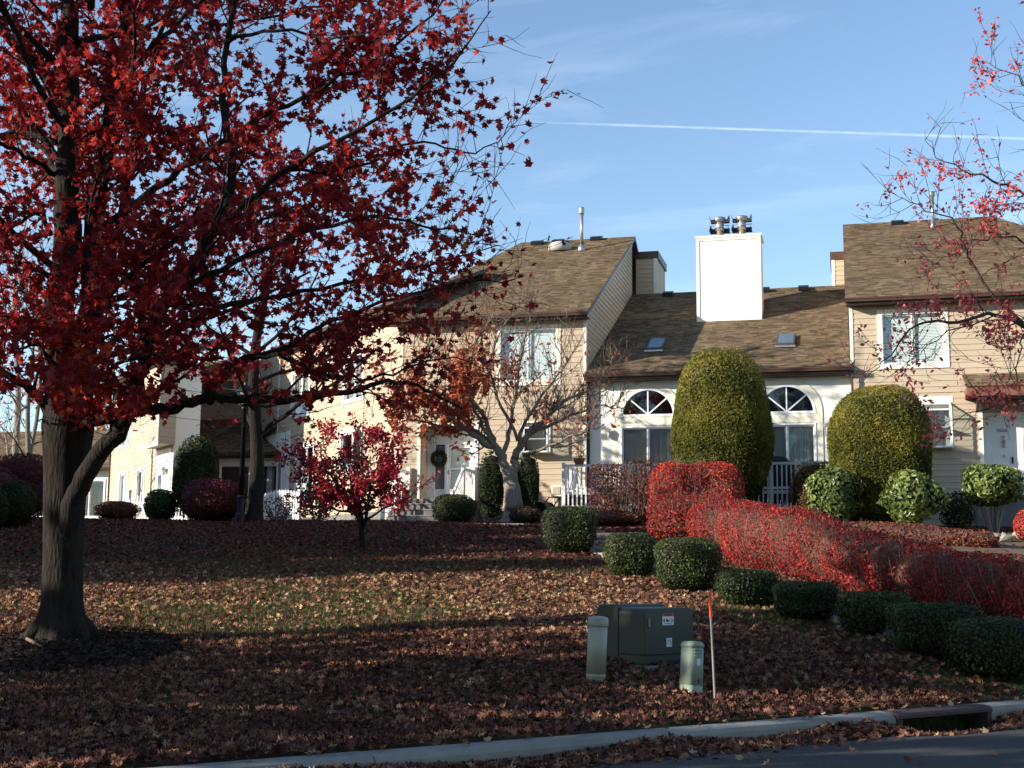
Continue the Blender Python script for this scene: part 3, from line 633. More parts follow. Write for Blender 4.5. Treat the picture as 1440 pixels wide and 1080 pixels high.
# --- R: two storey unit on the right ----------------------------------------------------------
HR=House('townhouse','two storey tan sided townhouse with small shingled canopy over its white front door',MAIN,A0,ZB,'attached townhouses')
R0,R1=4.83,15.5
opsR=[(5.9,7.85,8.55,10.25),(8.98,10.9,2.6,7.30),(7.10,7.95,5.72,7.15)]
wR=wall(HR,'wall',R0,R1,2.4,10.8,WY,.2,opsR,M['siding'])
siding(HR,wR,R0+.10,R1,2.75,10.65,WY-.001,[trim(opsR[0],.17),(8.88,11.0,2.4,7.4),(6.98,8.07,5.6,7.42)])
HR.box('corner_board',R0-.012,R0+.10,WY-.04,WY,8.5,10.55,M['cream_trim'],wR); HR.box('side_board',R0-.012,R0,WY,WY+.12,8.5,10.5,M['white'],wR)
window(HR,*opsR[0],WY,.17,2,'white',.045,'cream_trim')
HR.box('bay_trim',6.98,8.07,WY-.03,WY,7.21,7.42,M['cream_trim'],wR); bay(HR,7.10,7.95,5.72,7.15,WY)
rR=roof(HR,'roof',(R0-.13,-.75,10.79),(15.9,-.75,10.79),(10.68,10.0,16.18),(R0-.13,10.0,16.18))
roof(HR,'rear_roof',(10.68,20,10.9),(R0-.13,20,10.9),(R0-.13,10.02,16.16),(10.68,10.02,16.16),course=.7)
m=MB(); m.prism([(WY,8.3),(WY,10.6),(10.0,15.95),(10.0,8.3)],R0,R0+.12,'x'); gR=HR.put(m,'gable_wall',M['siding'])
HR.box('soffit',R0-.1,15.6,-.73,WY,10.56,10.59,M['soffit'],rR); HR.box('fascia',R0-.1,15.6,-.755,-.73,10.56,10.74,M['soffit'],rR); gutter(HR,R0-.15,15.8,-.757,10.76,rR)
HR.box('rear_wall',R0,R1,9.8,10,2.6,15.5,M['siding'],wR); HR.box('side_wall',R1-.1,R1,WY+.2,9.8,2.6,11,M['siding'],wR)
mR=(16.18-10.79)/10.75
roof_vent(HR,6.9,9.5,10.79+mR*10.25-.06,rR,.5)
py=8.6; zq=10.79+mR*(py+.75); m=MB(); m.lathe([(.14,zq-.1),(.10,zq+.2),(.07,zq+.22),(.07,zq+1.3),(.12,zq+1.32),(.12,zq+1.5)],12,8.25,py); HR.put(m,'vent_pipe',M['galv'],rR,True)
bR=HR.box('rear_bulkhead',4.20,4.70,10.05,12.5,13.0,14.68,M['siding'],wR); HR.box('bulkhead_cap',4.14,4.72,9.99,12.6,14.68,15.02,M['brown'],bR); HR.box('corner_board',4.19,4.32,10.01,10.05,13.1,14.68,M['cream_trim'],bR)
siding(HR,bR,4.32,4.70,13.2,14.68,10.048)
# canopy
cn=roof(HR,'canopy_roof',(8.45,-1.25,7.60),(11.6,-1.25,7.60),(11.6,WY-.03,8.12),(8.40,WY-.03,8.12),.08,course=.14)
HR.box('canopy_fascia',8.45,11.6,-1.27,-1.235,7.28,7.56,M['redbrown'],cn); HR.box('canopy_side',8.45,8.48,-1.235,WY-.03,7.28,7.58,M['redbrown'],cn); HR.box('canopy_soffit',8.48,11.6,-1.23,WY-.03,7.30,7.33,M['soffit'],cn)
m=MB(); m.prism([(-1.22,7.29),(WY-.03,7.29),(WY-.03,6.85)],8.78,8.86,'x'); HR.put(m,'bracket',M['brown'],cn)
# entrance
EY=.35
wE=wall(HR,'entry_wall',8.88,11.0,3.6,7.4,EY,.1,[(9.85,10.8,4.1,6.6)],M['white'])
HR.box('entry_side',8.86,8.98,WY+.2,EY,3.6,7.4,M['white'],wE); HR.box('entry_ceiling',8.9,11,WY,EY,7.30,7.38,M['soffit'],wE)
HR.box('corner_board',8.86,8.98,WY-.045,WY,3.6,7.30,M['cream_trim'],wE); HR.box('transom_board',8.98,10.9,EY-.03,EY,6.9,7.3,M['siding'],wE)
HR.box('post_box',9.02,9.30,EY-.3,EY-.01,5.0,5.75,M['white'],wE)
dd=HR.box('front_door',9.85,10.8,EY+.05,EY+.1,4.1,6.6,M['white'],wE)
for z0,z1 in((4.3,5.1),(5.25,6.45)):
    for a,b_ in((9.97,10.28),(10.38,10.69)): HR.box('door_panel',a,b_,EY+.035,EY+.05,z0,z1,M['white'],dd)
HR.box('handle',9.90,9.95,EY-.0,EY+.05,5.2,5.42,M['black'],dd)
def text_mesh(s,size,mat,extr=.002):
    cu=bpy.data.curves.new('text_tmp','FONT'); cu.body=s; cu.size=size; cu.align_x='CENTER'; cu.align_y='CENTER'; cu.extrude=extr
    o=bpy.data.objects.new('text_tmp',cu); COL.objects.link(o); dg=bpy.context.evaluated_depsgraph_get(); me=bpy.data.meshes.new_from_object(o.evaluated_get(dg)); bpy.data.objects.remove(o)
    me.materials.clear(); me.materials.append(mat); return me
o=link('house_number',text_mesh('3606',.17,M['ink']),None,wE); o.location=(9.62,EY-.006,6.30-ZB); o.rotation_euler=(R(90),0,0)
for k,(zz,rr2) in enumerate(((6.08,.05),(5.93,.07),(5.78,.06),(5.45,.05))):
    m=MB(); m.lathe([(rr2*.3,zz-rr2),(rr2,zz-rr2*.4),(rr2,zz+rr2*.4),(rr2*.3,zz+rr2)],8,9.66,EY-.07); HR.put(m,'hanging_ornament',M['galv'],wE,True)
HR.box('porch_slab',8.6,12,-1.6,EY,2.5,4.05,M['concrete_old'])
# --- C: unit turned to the left, behind the maple ----------------------------------------------
A1=R(59.6)
HC=House('townhouse','two storey tan sided townhouse turned aside, with a white ground floor patio door',(-4.0,47.58),A1,ZB,'attached townhouses')
opsC=[(-11.4,-9.45,8.25,10.1),(-5.5,-3.75,8.3,10.1),(-10.6,-8.7,4.3,6.75),(-5.7,-3.7,5.45,6.95),(-14.0,-12.4,4.3,6.55)]
wC=wall(HC,'wall',-16.2,-.1,2.6,11.4,0,.2,opsC,M['siding'])
siding(HC,wC,-11.55,-.1,3.7,7.6,-.001,[trim(o,.12) for o in opsC[2:4]],.2)
siding(HC,wC,-13.1,-.1,7.6,11.35,-.001,[trim(o,.15) for o in opsC[:2]],.2)
pn=wall(HC,'stucco_panel',-16.2,-11.6,2.6,7.6,-.05,.048,[opsC[4]],M['stucco'],wC)
HC.box('corner_board',-13.2,-13.1,-.045,0,7.6,11.3,M['cream_trim'],wC); HC.box('corner_board',-11.6,-11.48,-.06,-.005,3.1,7.6,M['white'],wC)
for o in opsC[:2]: window(HC,*o,0,.15,2,'grey',.05,'white')
for o in opsC[2:4]: window(HC,*o,0,.12,2,'none',.05,'white')
window(HC,*opsC[4],0,.08,2,'none',.08,'white',name='sliding_door')
wall_lamp(HC,-11.95,-.05,6.3)
HC.box('foundation',-11.5,-.1,-.02,0,2.6,3.7,M['concrete_old'],wC)
rC=roof(HC,'roof',(-13.5,-.5,11.45),(.2,-.5,11.45),(-1.5,4.6,13.7),(-13.5,4.6,13.7))
gutter(HC,-13.5,.2,-.5,11.42,rC); HC.box('soffit',-13.4,.1,-.48,0,11.2,11.23,M['soffit'],rC)
m=MB(); m.prism([(0,11.3),(4.6,13.55),(9,11.3),(9,7.6),(0,7.6)],-13.1,-13.0,'x'); HC.put(m,'gable_wall',M['siding'],wC)
HC.box('rear_wall',-13,-2,8.8,9,2.6,11.3,M['siding'],wC)
lr=roof(HC,'low_roof',(-16.6,-.3,7.3),(-13.15,-.3,7.95),(-13.15,4,9.7),(-16.6,4,9.0))
m=MB(); m.add([(-16.7,-.36,7.12),(-13.12,-.36,7.8),(-13.12,-.36,8.02),(-16.7,-.36,7.34),(-16.7,-.30,7.12),(-13.12,-.30,7.8),(-13.12,-.30,8.02),(-16.7,-.30,7.34)],[(0,1,2,3),(4,5,6,7),(3,2,6,7),(0,1,5,4),(0,3,7,4)]); HC.put(m,'rake_board',M['brown'],lr)
# --- D: next unit of the turned row -----------------------------------------------------------
HD=House('townhouse','two storey tan sided townhouse with a jettied upper storey beyond the arborvitae',(-14.4,55.0),A1,ZB,'attached townhouses')
opsD=[(-9.0,-7.2,7.3,9.0),(-4.75,-3.45,7.2,8.9),(-8.8,-7.3,4.3,5.9),(-5.5,-4.35,4.3,5.9)]
wD=wall(HD,'wall',-11,0,2.6,10.3,0,.2,opsD,M['siding'])
siding(HD,wD,-10.9,-2.6,3.4,10.2,-.001,[trim(o,.12) for o in opsD],.2)
for i,o in enumerate(opsD): window(HD,*o,0,.12,2,'white' if i in(0,2) else 'none',.05,'white')
jt=HD.box('jetty',-2.6,0.3,-.7,0,6.7,10.1,M['siding']); siding(HD,jt,-2.5,.2,6.8,10.1,-.701,(),.2)
HD.box('jetty_trim',-2.7,.32,-.74,-.70,6.62,6.78,M['cream_trim'],jt); HD.box('corner_board',.2,.33,-.745,-.70,6.78,10.05,M['cream_trim'],jt)
siding(HD,jt,-.68,.0,6.8,10.1,.301,side='right')
HD.box('entry_panel',-2.4,-.1,-.03,-.005,3.2,6.6,M['white'],wD); dd=HD.box('front_door',-2.1,-1.1,-.06,-.03,3.4,5.7,M['white'],wD); HD.box('pane',-1.9,-1.3,-.07,-.06,4.2,5.5,M['skylight'],dd)
wall_lamp(HD,-.6,-.03,5.6)
HD.box('gable_end',0,.12,-.001,1.1,2.6,10.1,M['stucco'],wD)
rD=roof(HD,'roof',(-11.4,-.9,10.3),(.6,-.9,10.3),(-3.6,4.0,12.6),(-11.4,4.0,12.6)); gutter(HD,-11.4,.6,-.9,10.28,rD); HD.box('soffit',-11.3,.5,-.88,0,10.08,10.11,M['soffit'],rD)
downspout(HD,-10.8,-.02,3.2,10.1,rD)
# --- E: set back low unit between the two ------------------------------------------------------
HE=House('townhouse','low set back townhouse unit with a brown roof above a wide ribbon window',(-13.9,60.0),A0,ZB,'attached townhouses')
wE_=wall(HE,'wall',-3,4.2,2.6,6.9,0,.2,[(-1.0,3.4,4.6,6.2)],M['stucco'])
window(HE,-1.0,3.4,4.6,6.2,0,.12,3,'none',.05,'white')
rE=roof(HE,'roof',(-3.2,-.6,6.75),(4.3,-.6,6.75),(4.3,3.2,8.75),(-3.2,3.2,8.75)); gutter(HE,-3.2,4.3,-.6,6.72,rE); HE.box('soffit',-3.2,4.3,-.58,0,6.52,6.55,M['soffit'],rE)
uw=HE.box('upper_wall',-4,6,3.2,3.4,6.5,10.0,M['siding']); siding(HE,uw,-4,6,8.7,10.0,3.199,(),.2)
rE2=roof(HE,'upper_roof',(-4.4,2.6,9.95),(6.5,2.6,9.95),(6.5,7,12.3),(-4.4,7,12.3)); gutter(HE,-4.4,6.5,2.6,9.92,rE2)
# --- F: edge of a further unit, far left --------------------------------------------------------
HF=House('townhouse','pale townhouse end glimpsed far off behind the maple trunk',(-23.0,66.0),A0,ZB,'attached townhouses')
wF=wall(HF,'wall',-7,4.5,2.6,6.6,0,.2,[(-2.2,-.6,4,5.8),(1,2.6,4,5.8)],M['stucco']); window(HF,-2.2,-.6,4,5.8,0,.1,2,'none'); window(HF,1,2.6,4,5.8,0,.1,2,'none')
rF=roof(HF,'roof',(-7.4,-.5,6.5),(4.9,-.5,6.5),(4.9,4.5,8.9),(-7.4,4.5,8.9),course=.2); gutter(HF,-7.4,4.9,-.5,6.48,rF)
# white picket fences by C and D
def fence(name,label,p0,p1,z,h,n,scallop=.18,group=None):
    p0,p1=Vector(p0),Vector(p1); d=p1-p0; t=thing(name,label,'fence',(p0.x,p0.y,z),math.atan2(d.y,d.x),group); l=d.length
    for hh in(.25,h-.28):
        m=MB(); m.box(0,l,.02,.05,hh,hh+.07); m.build('rail',M['white'],t)
    for k in range(n):
        x=(k+.5)*l/n; hh=h+scallop*abs(math.sin(2*math.pi*x/2.2*.5))-.1; m=MB(); m.prism([(x-.045,.05),(x+.045,.05),(x+.045,hh-.06),(x,hh),(x-.045,hh-.06)],0,.02); m.build('picket',M['white'],t)
    for x in(0,l): m=MB(); m.box(x-.06,x+.06,.0,.12,0,h+.22); m.box(x-.075,x+.075,-.015,.135,h+.22,h+.27); m.build('post',M['white'],t)
    return t
fence('picket_fence','white scalloped picket fence beside the lamp post, before the patio door',(at(362,735,46).x,46,0),(at(418,735,45).x,45,0),3.05,1.15,14)
fence('picket_fence','white picket fence between the round red bush and clipped green bush by the far house',(at(178,730,50).x,50,0),(at(262,730,47).x,47,0),3.05,1.15,20)

# ------------------------------------------------------------------ vegetation tools
MAPLE=np.array([(0,-.45,0),(.20,-.30,.06),(.48,-.14,.14),(.27,.0,.08),(.42,.36,.12),(.15,.24,.05),(0,.55,0),(-.20,-.30,.06),(-.48,-.14,.14),(-.27,.0,.08),(-.42,.36,.12),(-.15,.24,.05)])
MAPLE_F=[(0,1,2,3,4,5,6),(6,11,10,9,8,7,0)]
OVAL=np.array([(0,-.5,0),(.24,-.12,.07),(.20,.22,.06),(0,.5,-.05),(-.20,.22,.06),(-.24,-.12,.07)]); OVAL_F=[(0,1,2,3),(3,4,5,0)]
DIAM=np.array([(0,-.5,0),(.3,0,.09),(0,.5,0),(-.3,0,.09)]); DIAM_F=[(0,1,2),(2,3,0)]
NEED=np.array([(0,-.5,0),(.13,.05,.03),(0,.5,0),(-.13,.05,.03)]); NEED_F=[(0,1,2),(2,3,0)]
CURL=np.array([(0,-.45,.10),(.22,-.30,.02),(.5,-.10,.20),(.28,.02,.04),(.40,.36,.22),(.13,.24,.03),(0,.55,.16),(-.13,.24,.03),(-.40,.36,.16),(-.28,.02,.04),(-.5,-.10,.24),(-.22,-.30,.02)]); CURL_F=[(0,1,2,3,4,5,6),(6,7,8,9,10,11,0)]
def leaves(name,pos,nrm,size,mat,tmpl=MAPLE,tf=MAPLE_F,rnd=None,parent=None,spread=.6,kind=None,rng=RNG):
    """one mesh of many leaves; nrm = facing direction of each, jittered by spread"""
    n=len(pos); pos=np.asarray(pos,float); nrm=np.asarray(nrm,float)
    nrm=nrm+rng.normal(0,spread,(n,3)); nrm/=np.linalg.norm(nrm,axis=1)[:,None]+1e-9
    a=rng.normal(0,1,(n,3)); a-=nrm*(a*nrm).sum(1)[:,None]; a/=np.linalg.norm(a,axis=1)[:,None]+1e-9
    b=np.cross(nrm,a); size=np.broadcast_to(np.asarray(size,float),(n,))
    k=len(tmpl); V=(pos[:,None,:]+size[:,None,None]*(tmpl[None,:,0:1]*a[:,None,:]+tmpl[None,:,1:2]*b[:,None,:]+tmpl[None,:,2:3]*nrm[:,None,:])).reshape(-1,3)
    me=bpy.data.meshes.new(name); nf=len(tf); ln=[len(q) for q in tf]; tot=sum(ln)
    me.vertices.add(n*k); me.vertices.foreach_set('co',V.astype(np.float32).ravel())
    flat=np.concatenate([np.array(q) for q in tf]); idx=(np.arange(n)[:,None]*k+flat[None,:]).ravel()
    me.loops.add(n*tot); me.loops.foreach_set('vertex_index',idx.astype(np.int32))
    st=np.concatenate([[0],np.cumsum(ln)[:-1]]); starts=(np.arange(n)[:,None]*tot+st[None,:]).ravel()
    me.polygons.add(n*nf); me.polygons.foreach_set('loop_start',starts.astype(np.int32)); 
    if rnd is None: rnd=rng.random(n)
    at_=me.attributes.new('rnd','FLOAT','POINT'); at_.data.foreach_set('value',np.repeat(np.asarray(rnd,np.float32),k))
    me.update(calc_edges=True); me.materials.append(mat)
    o=link(name,me,None,parent)
    if kind: o['kind']=kind
    return o
def tubes(name,polys,mat,parent=None,smooth=True):
    """many branches as one mesh: polys = [(pts Nx3, radii N)]"""
    V=[];F=[];off=0
    for pts,rad in polys:
        pts=np.asarray(pts,float); rad=np.asarray(rad,float); m=len(pts); k=10 if rad[0]>.12 else 7 if rad[0]>.05 else 5 if rad[0]>.02 else 3
        d=np.gradient(pts,axis=0); d/=np.linalg.norm(d,axis=1)[:,None]+1e-9
        ref=np.array([.31,.22,.92]) if abs(d[0,2])<.8 else np.array([.9,.3,.1])
        a=np.cross(d,ref); a/=np.linalg.norm(a,axis=1)[:,None]+1e-9; b=np.cross(d,a)
        t=np.arange(k)*2*np.pi/k
        V.append((pts[:,None,:]+rad[:,None,None]*(np.cos(t)[None,:,None]*a[:,None,:]+np.sin(t)[None,:,None]*b[:,None,:])).reshape(-1,3))
        i=np.arange(m-1)[:,None]*k; j=np.arange(k)[None,:]; j2=(j+1)%k
        F.append((np.stack([i+j,i+j2,i+k+j2,i+k+j],-1).reshape(-1,4)+off)); off+=m*k
    V=np.concatenate(V); F=np.concatenate(F); n=len(F)
    me=bpy.data.meshes.new(name); me.vertices.add(len(V)); me.vertices.foreach_set('co',V.astype(np.float32).ravel())
    me.loops.add(n*4); me.loops.foreach_set('vertex_index',F.astype(np.int32).ravel()); me.polygons.add(n); me.polygons.foreach_set('loop_start',(np.arange(n)*4).astype(np.int32))
    me.polygons.foreach_set('use_smooth',np.ones(n,bool)); me.update(calc_edges=True); me.materials.append(mat)
    o=link(name,me,None,parent)
    if name in('twigs','stems'): o['kind']='stuff'
    return o
def smooth_line(pts,n=4,rng=RNG,jit=0.0):
    """Catmull-Rom through control points"""
    P=[np.array(p,float) for p in pts]; P=[2*P[0]-P[1]]+P+[2*P[-1]-P[-2]]; out=[]
    for i in range(1,len(P)-2):
        for k in range(n):
            t=k/n; a,b,c,d=P[i-1],P[i],P[i+1],P[i+2]
            out.append(.5*((2*b)+(-a+c)*t+(2*a-5*b+4*c-d)*t*t+(-a+3*b-3*c+d)*t**3))
    out.append(P[-2]); out=np.array(out)
    if jit: out[1:-1]+=rng.normal(0,jit,(len(out)-2,3))
    return out
def branch(p,d,l,r,rng,n=5,wob=.18,up=.06,droop=0):
    p=np.array(p,float); d=np.array(d,float); d/=np.linalg.norm(d); pts=[p.copy()]; s=l/n
    for i in range(n):
        d=d+rng.normal(0,wob,3)+np.array([0,0,up-droop*i/n]); d/=np.linalg.norm(d); p=p+d*s; pts.append(p.copy())
    return np.array(pts),np.linspace(r,max(r*.3,.0022),n+1)
def sprout(limbs,rng,n1=3.0,l1=(1.0,2.2),l2=(.35,.9),n2=3.6,start=.25,up=.1,side=.9,leafstep=.085,leaf_at=None,r1=.4,rt=.006):
    """side branches and twigs on given limbs; returns all wood and the leaf anchors"""
    wood=[];LP=[];LD=[]
    for pts,rad in limbs:
        seg=np.linalg.norm(np.diff(pts,axis=0),axis=1); L_=seg.sum(); cum=np.concatenate([[0],np.cumsum(seg)])
        k=int(L_*(1-start)*n1)
        for q in range(k):
            t=L_*(start+(1-start)*(q+rng.random())/max(k,1)); i=min(np.searchsorted(cum,t)-1,len(seg)-1); i=max(i,0); f_=(t-cum[i])/seg[i]
            p=pts[i]*(1-f_)+pts[i+1]*f_; r=rad[i]*(1-f_)+rad[i+1]*f_; d=(pts[i+1]-pts[i])/seg[i]
            o=rng.normal(0,1,3); o-=d*(o@d); o/=np.linalg.norm(o)+1e-9
            dd=d*.55+o*side+np.array([0,0,up]); tl=1-.45*t/L_
            b=branch(p,dd,rng.uniform(*l1)*tl,max(min(r*r1,.03),rt*1.15),rng,5,.16,up*.5)
            wood.append(b); bp=b[0]; bl=np.linalg.norm(np.diff(bp,axis=0),axis=1).sum(); kk=max(1,int(bl*n2))
            for z in range(kk+1):
                tt=.2+.8*(z+rng.random()*.9)/(kk+1) if z<kk else 1.0; ii=min(int(tt*5),4); p2=bp[ii]+(bp[ii+1]-bp[ii])*(tt*5-ii); d2=bp[ii+1]-bp[ii]; d2/=np.linalg.norm(d2)+1e-9
                o=rng.normal(0,1,3); dd2=d2*.8+o*.55+np.array([0,0,up])
                tw=branch(p2,dd2,rng.uniform(*l2),rt,rng,3,.15,up*.5); wood.append(tw); tp=tw[0]
                m_=max(2,int(np.linalg.norm(np.diff(tp,axis=0),axis=1).sum()/leafstep))
                for y in range(m_):
                    u=(y+rng.random())/m_*2.999; iu=int(u); LP.append(tp[iu]+(tp[iu+1]-tp[iu])*(u-iu)); LD.append(dd2)
    return wood,np.array(LP),np.array(LD)
# ------------------------------------------------------------------ trees
def npt(v): return np.array((v.x,v.y,v.z))
def clump(P,s=1.0,ph=0.0):
    """smooth 3D clumping value 0..1"""
    x,y,z=P[:,0]*s+ph,P[:,1]*s-ph,P[:,2]*s+ph*.7
    v=np.sin(x*1.9+np.sin(y*1.3)*1.4)+np.sin(y*2.1+np.sin(z*1.7)*1.3)+np.sin(z*2.3+np.sin(x*1.1)*1.5)+.6*np.sin(x*4.3+z*3.1)*np.sin(y*3.9)
    return np.clip(v/5.2+.5,0,1)
def pixels(P):
    q=P-np.array([0,0,EYE]); f_=np.array(cF); r_=np.array(cR); u_=np.array(cU); z=np.maximum(q@f_,.1)
    return 720+FPX*(q@r_)/z,540-FPX*(q@u_)/z
def twig_split(wood):
    return [w for w in wood if w[1][0]>.02],[w for w in wood if w[1][0]<=.02]
# ---- the large red maple
rng=np.random.default_rng(11)
Y0=17.54; mt=thing('maple_tree','large red maple with dark trunk and low spreading limb, growing from a mulch ring','tree',(0,0,0))
def ml(pts,w0,w1,dy=0,jit=.02):
    """limb from pixel points with a depth for each"""
    C=[npt(at(x,y,Y0+d)) for x,y,d in pts]; P=smooth_line(C,4,rng,jit); r=np.linspace(w0,w1,len(P))/2; return P,r
base=np.array((-5.96,17.54,G(-5.96,17.54)))
trunk_pts=[(84,930,0),(85,905,0),(87,860,0),(88,800,0),(91,700,0),(94,640,0),(96,590,0),(98,545,0)]
tp=smooth_line([npt(at(*(p[0],p[1],Y0))) for p in trunk_pts],4); tr=np.interp(np.arange(len(tp)),[0,3,6,9,13,18,23,len(tp)-1],[.62,.50,.36,.285,.27,.30,.36,.30])
Y0T=Y0
L_=[]
L_.append(ml([(84,600,0),(86,540,0),(87,450,.1),(92,350,.1),(95,250,.1),(97,120,.2),(98,0,.2),(104,-140,.3),(112,-300,.3)],.50,.16))
L_.append(ml([(108,600,.1),(116,530,.1),(125,450,.2),(131,330,.3),(142,230,.5),(165,120,.8),(186,0,1.0),(205,-130,1.2)],.40,.12))
L_.append(ml([(104,560,.2),(128,480,.5),(152,390,.9),(172,300,1.3),(188,200,1.6),(214,90,2.0),(250,-30,2.3)],.22,.06))
L_.append(ml([(88,830,.02),(90,780,-.08),(94,740,-.17),(104,702,-.25),(124,662,-.34),(152,624,-.44),(185,572,-.6),(198,505,-.7),(222,440,-.8),(252,405,-.9),(288,345,-1.0),(325,262,-1.1),(316,165,-1.1),(318,60,-1.2),(345,-60,-1.2)],.33,.06))
L_.append(ml([(118,598,-.2),(160,584,-.3),(205,578,-.4),(248,571,-.45),(287,560,-.5),(322,563,-.5),(380,563,-.5),(433,560,-.4),(493,550,-.3),(545,536,-.2),(600,548,0),(650,575,.2)],.20,.03))
L_.append(ml([(287,560,-.5),(305,535,-.5),(335,508,-.4),(400,488,-.3),(470,452,-.1),(560,420,.2),(640,402,.5),(725,392,.8)],.11,.02))
L_.append(ml([(335,508,-.4),(390,500,-.5),(443,522,-.6),(493,531,-.7),(550,526,-.7),(620,505,-.8),(690,520,-.8)],.07,.014))
L_.append(ml([(75,585,-.1),(40,548,-.2),(0,520,-.3),(-70,470,-.4)],.16,.07))
L_.append(ml([(85,150,.1),(52,95,0),(0,42,-.2),(-80,-30,-.4)],.15,.06)); L_.append(ml([(82,128,.2),(40,70,.4),(-10,30,.8)],.10,.05))
L_.append(ml([(80,200,.1),(35,185,.2),(-20,195,.3)],.10,.05)); L_.append(ml([(78,245,0),(45,225,-.3),(10,205,-.6),(-50,180,-.9)],.09,.04))
L_.append(ml([(72,330,0),(55,300,-.3),(28,310,-.5),(0,345,-.8)],.08,.03)); L_.append(ml([(70,390,0),(40,375,-.4),(0,366,-.8),(-60,360,-1.2)],.09,.04))
L_.append(ml([(288,345,-1),(335,298,-1.1),(400,240,-1.3),(480,195,-1.5),(560,150,-1.7),(635,90,-1.8),(690,15,-1.9)],.10,.016))
L_.append(ml([(131,330,.3),(200,278,.2),(280,222,0),(380,160,-.3),(480,112,-.6),(570,55,-.8),(640,-10,-1)],.12,.02))
L_.append(ml([(252,405,-.9),(330,368,-1),(420,330,-1),(520,305,-1.1),(610,322,-1.2),(690,330,-1.3)],.09,.015))
L_.append(ml([(198,490,-.7),(300,435,-.5),(400,415,-.2),(500,395,.2),(600,375,.6),(700,345,1.0)],.10,.016))
L_.append(ml([(214,90,2),(300,38,2.2),(400,18,2.4),(520,-5,2.6),(620,-40,2.8)],.07,.016))
L_.append(ml([(400,240,-1.3),(500,235,-1.2),(580,200,-1.0),(640,212,-.9),(690,205,-.8),(722,165,-.7)],.05,.01))
L_.append(ml([(152,390,.9),(220,330,1.6),(320,290,2.4),(420,270,3.2),(520,260,4)],.10,.02))
L_.append(ml([(165,120,.8),(240,40,.4),(330,-40,0),(430,-120,-.4)],.10,.03))
L_.append(ml([(318,60,-1.2),(390,40,-1.6),(480,55,-2),(580,20,-2.3)],.06,.014))
NF=len(L_)
L_+=[ml([(95,545,-.2),(70,505,-1.0),(45,485,-1.8),(15,495,-2.4)],.09,.02),ml([(105,535,-.2),(130,490,-1.0),(150,470,-1.8),(168,482,-2.4)],.09,.02),ml([(95,480,-.2),(90,435,-1.2),(72,425,-2.2)],.08,.02),ml([(110,565,-.2),(150,522,-.9),(200,502,-1.6),(240,508,-2.2)],.08,.02),ml([(85,500,-.2),(40,455,-.8),(-10,440,-1.5)],.08,.02),ml([(120,440,0),(170,430,-1),(225,455,-1.8)],.07,.02)]
for i in range(13):      # limbs reaching towards and away from the street
    py=[520,470,430,390,340,300,250,200,150,100,60,10,-60][i]; sgn=-1 if i%2 else 1
    p0=npt(at(92+(i%3)*18,py,Y0+.1)); az=rng.uniform(-.9,.9)+(math.pi/2 if sgn>0 else -math.pi/2); d=np.array([math.cos(az)*.9+.1,math.sin(az),.45])
    b_=branch(p0,d,rng.uniform(3.0,4.6),.055,rng,8,.12,.05); L_.append(b_)
wood,LP,LD=sprout(L_[2:],rng,n1=4.6,l1=(.9,2.1),l2=(.3,.8),n2=5.2,start=.2,up=.12,leafstep=.036)
w2,LP2,LD2=sprout(L_[:2],rng,n1=3.2,l1=(1.0,2.4),l2=(.3,.8),n2=4.6,start=.3,up=.1,leafstep=.04)
wood+=w2; LP=np.concatenate([LP,LP2]); LD=np.concatenate([LD,LD2])
wood=[w_ for w_ in wood if w_[0][:,2].min()>3.15]
px,py=pixels(LP); keep=np.clip(clump(LP,1.1,.3)*2.5-.2,0,1)
keep*=np.interp(px,[-200,400,540,640,720],[1,1,.8,.48,.14])          # the crown is nearly bare at its far twig ends
keep*=np.interp(py,[300,500,600,640],[1,.95,.5,0])
keep*=np.where((py>410)&(px>260),.72,1.0); keep=np.where((px<250)&(py>380)&(py<585),np.maximum(keep,.85),keep); keep*=np.where(py>600,.0,1.0)
k=rng.random(len(LP))<keep; k&=LP[:,2]>3.15; LP=LP[k]; LD=LD[k]
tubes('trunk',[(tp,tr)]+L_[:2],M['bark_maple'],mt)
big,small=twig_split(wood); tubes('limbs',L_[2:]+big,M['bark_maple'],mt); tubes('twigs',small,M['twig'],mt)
rn=np.clip(rng.beta(2.2,2.6,len(LP))*.9+clump(LP,.7,2)*.25-.08,0,1)
leaves('crown',LP+rng.normal(0,.035,LP.shape)-np.array([0,0,.04]),np.tile((0,-.1,.55),(len(LP),1)),rng.uniform(.08,.14,len(LP)),M['maple_leaf'],MAPLE,MAPLE_F,rn,mt,.75,rng=rng)
# root flare
fl=[]
for a_ in (20,95,160,215,280,330):
    a=R(a_); p=base+np.array([math.cos(a)*.22,math.sin(a)*.22,.28]); e=base+np.array([math.cos(a)*.75,math.sin(a)*.75,0]); e[2]=G(e[0],e[1])-.06
    fl.append((smooth_line([p,(p+e)/2+np.array([0,0,-.06]),e],3),np.linspace(.13,.05,7)))
tubes('roots',fl,M['bark_maple'],mt)
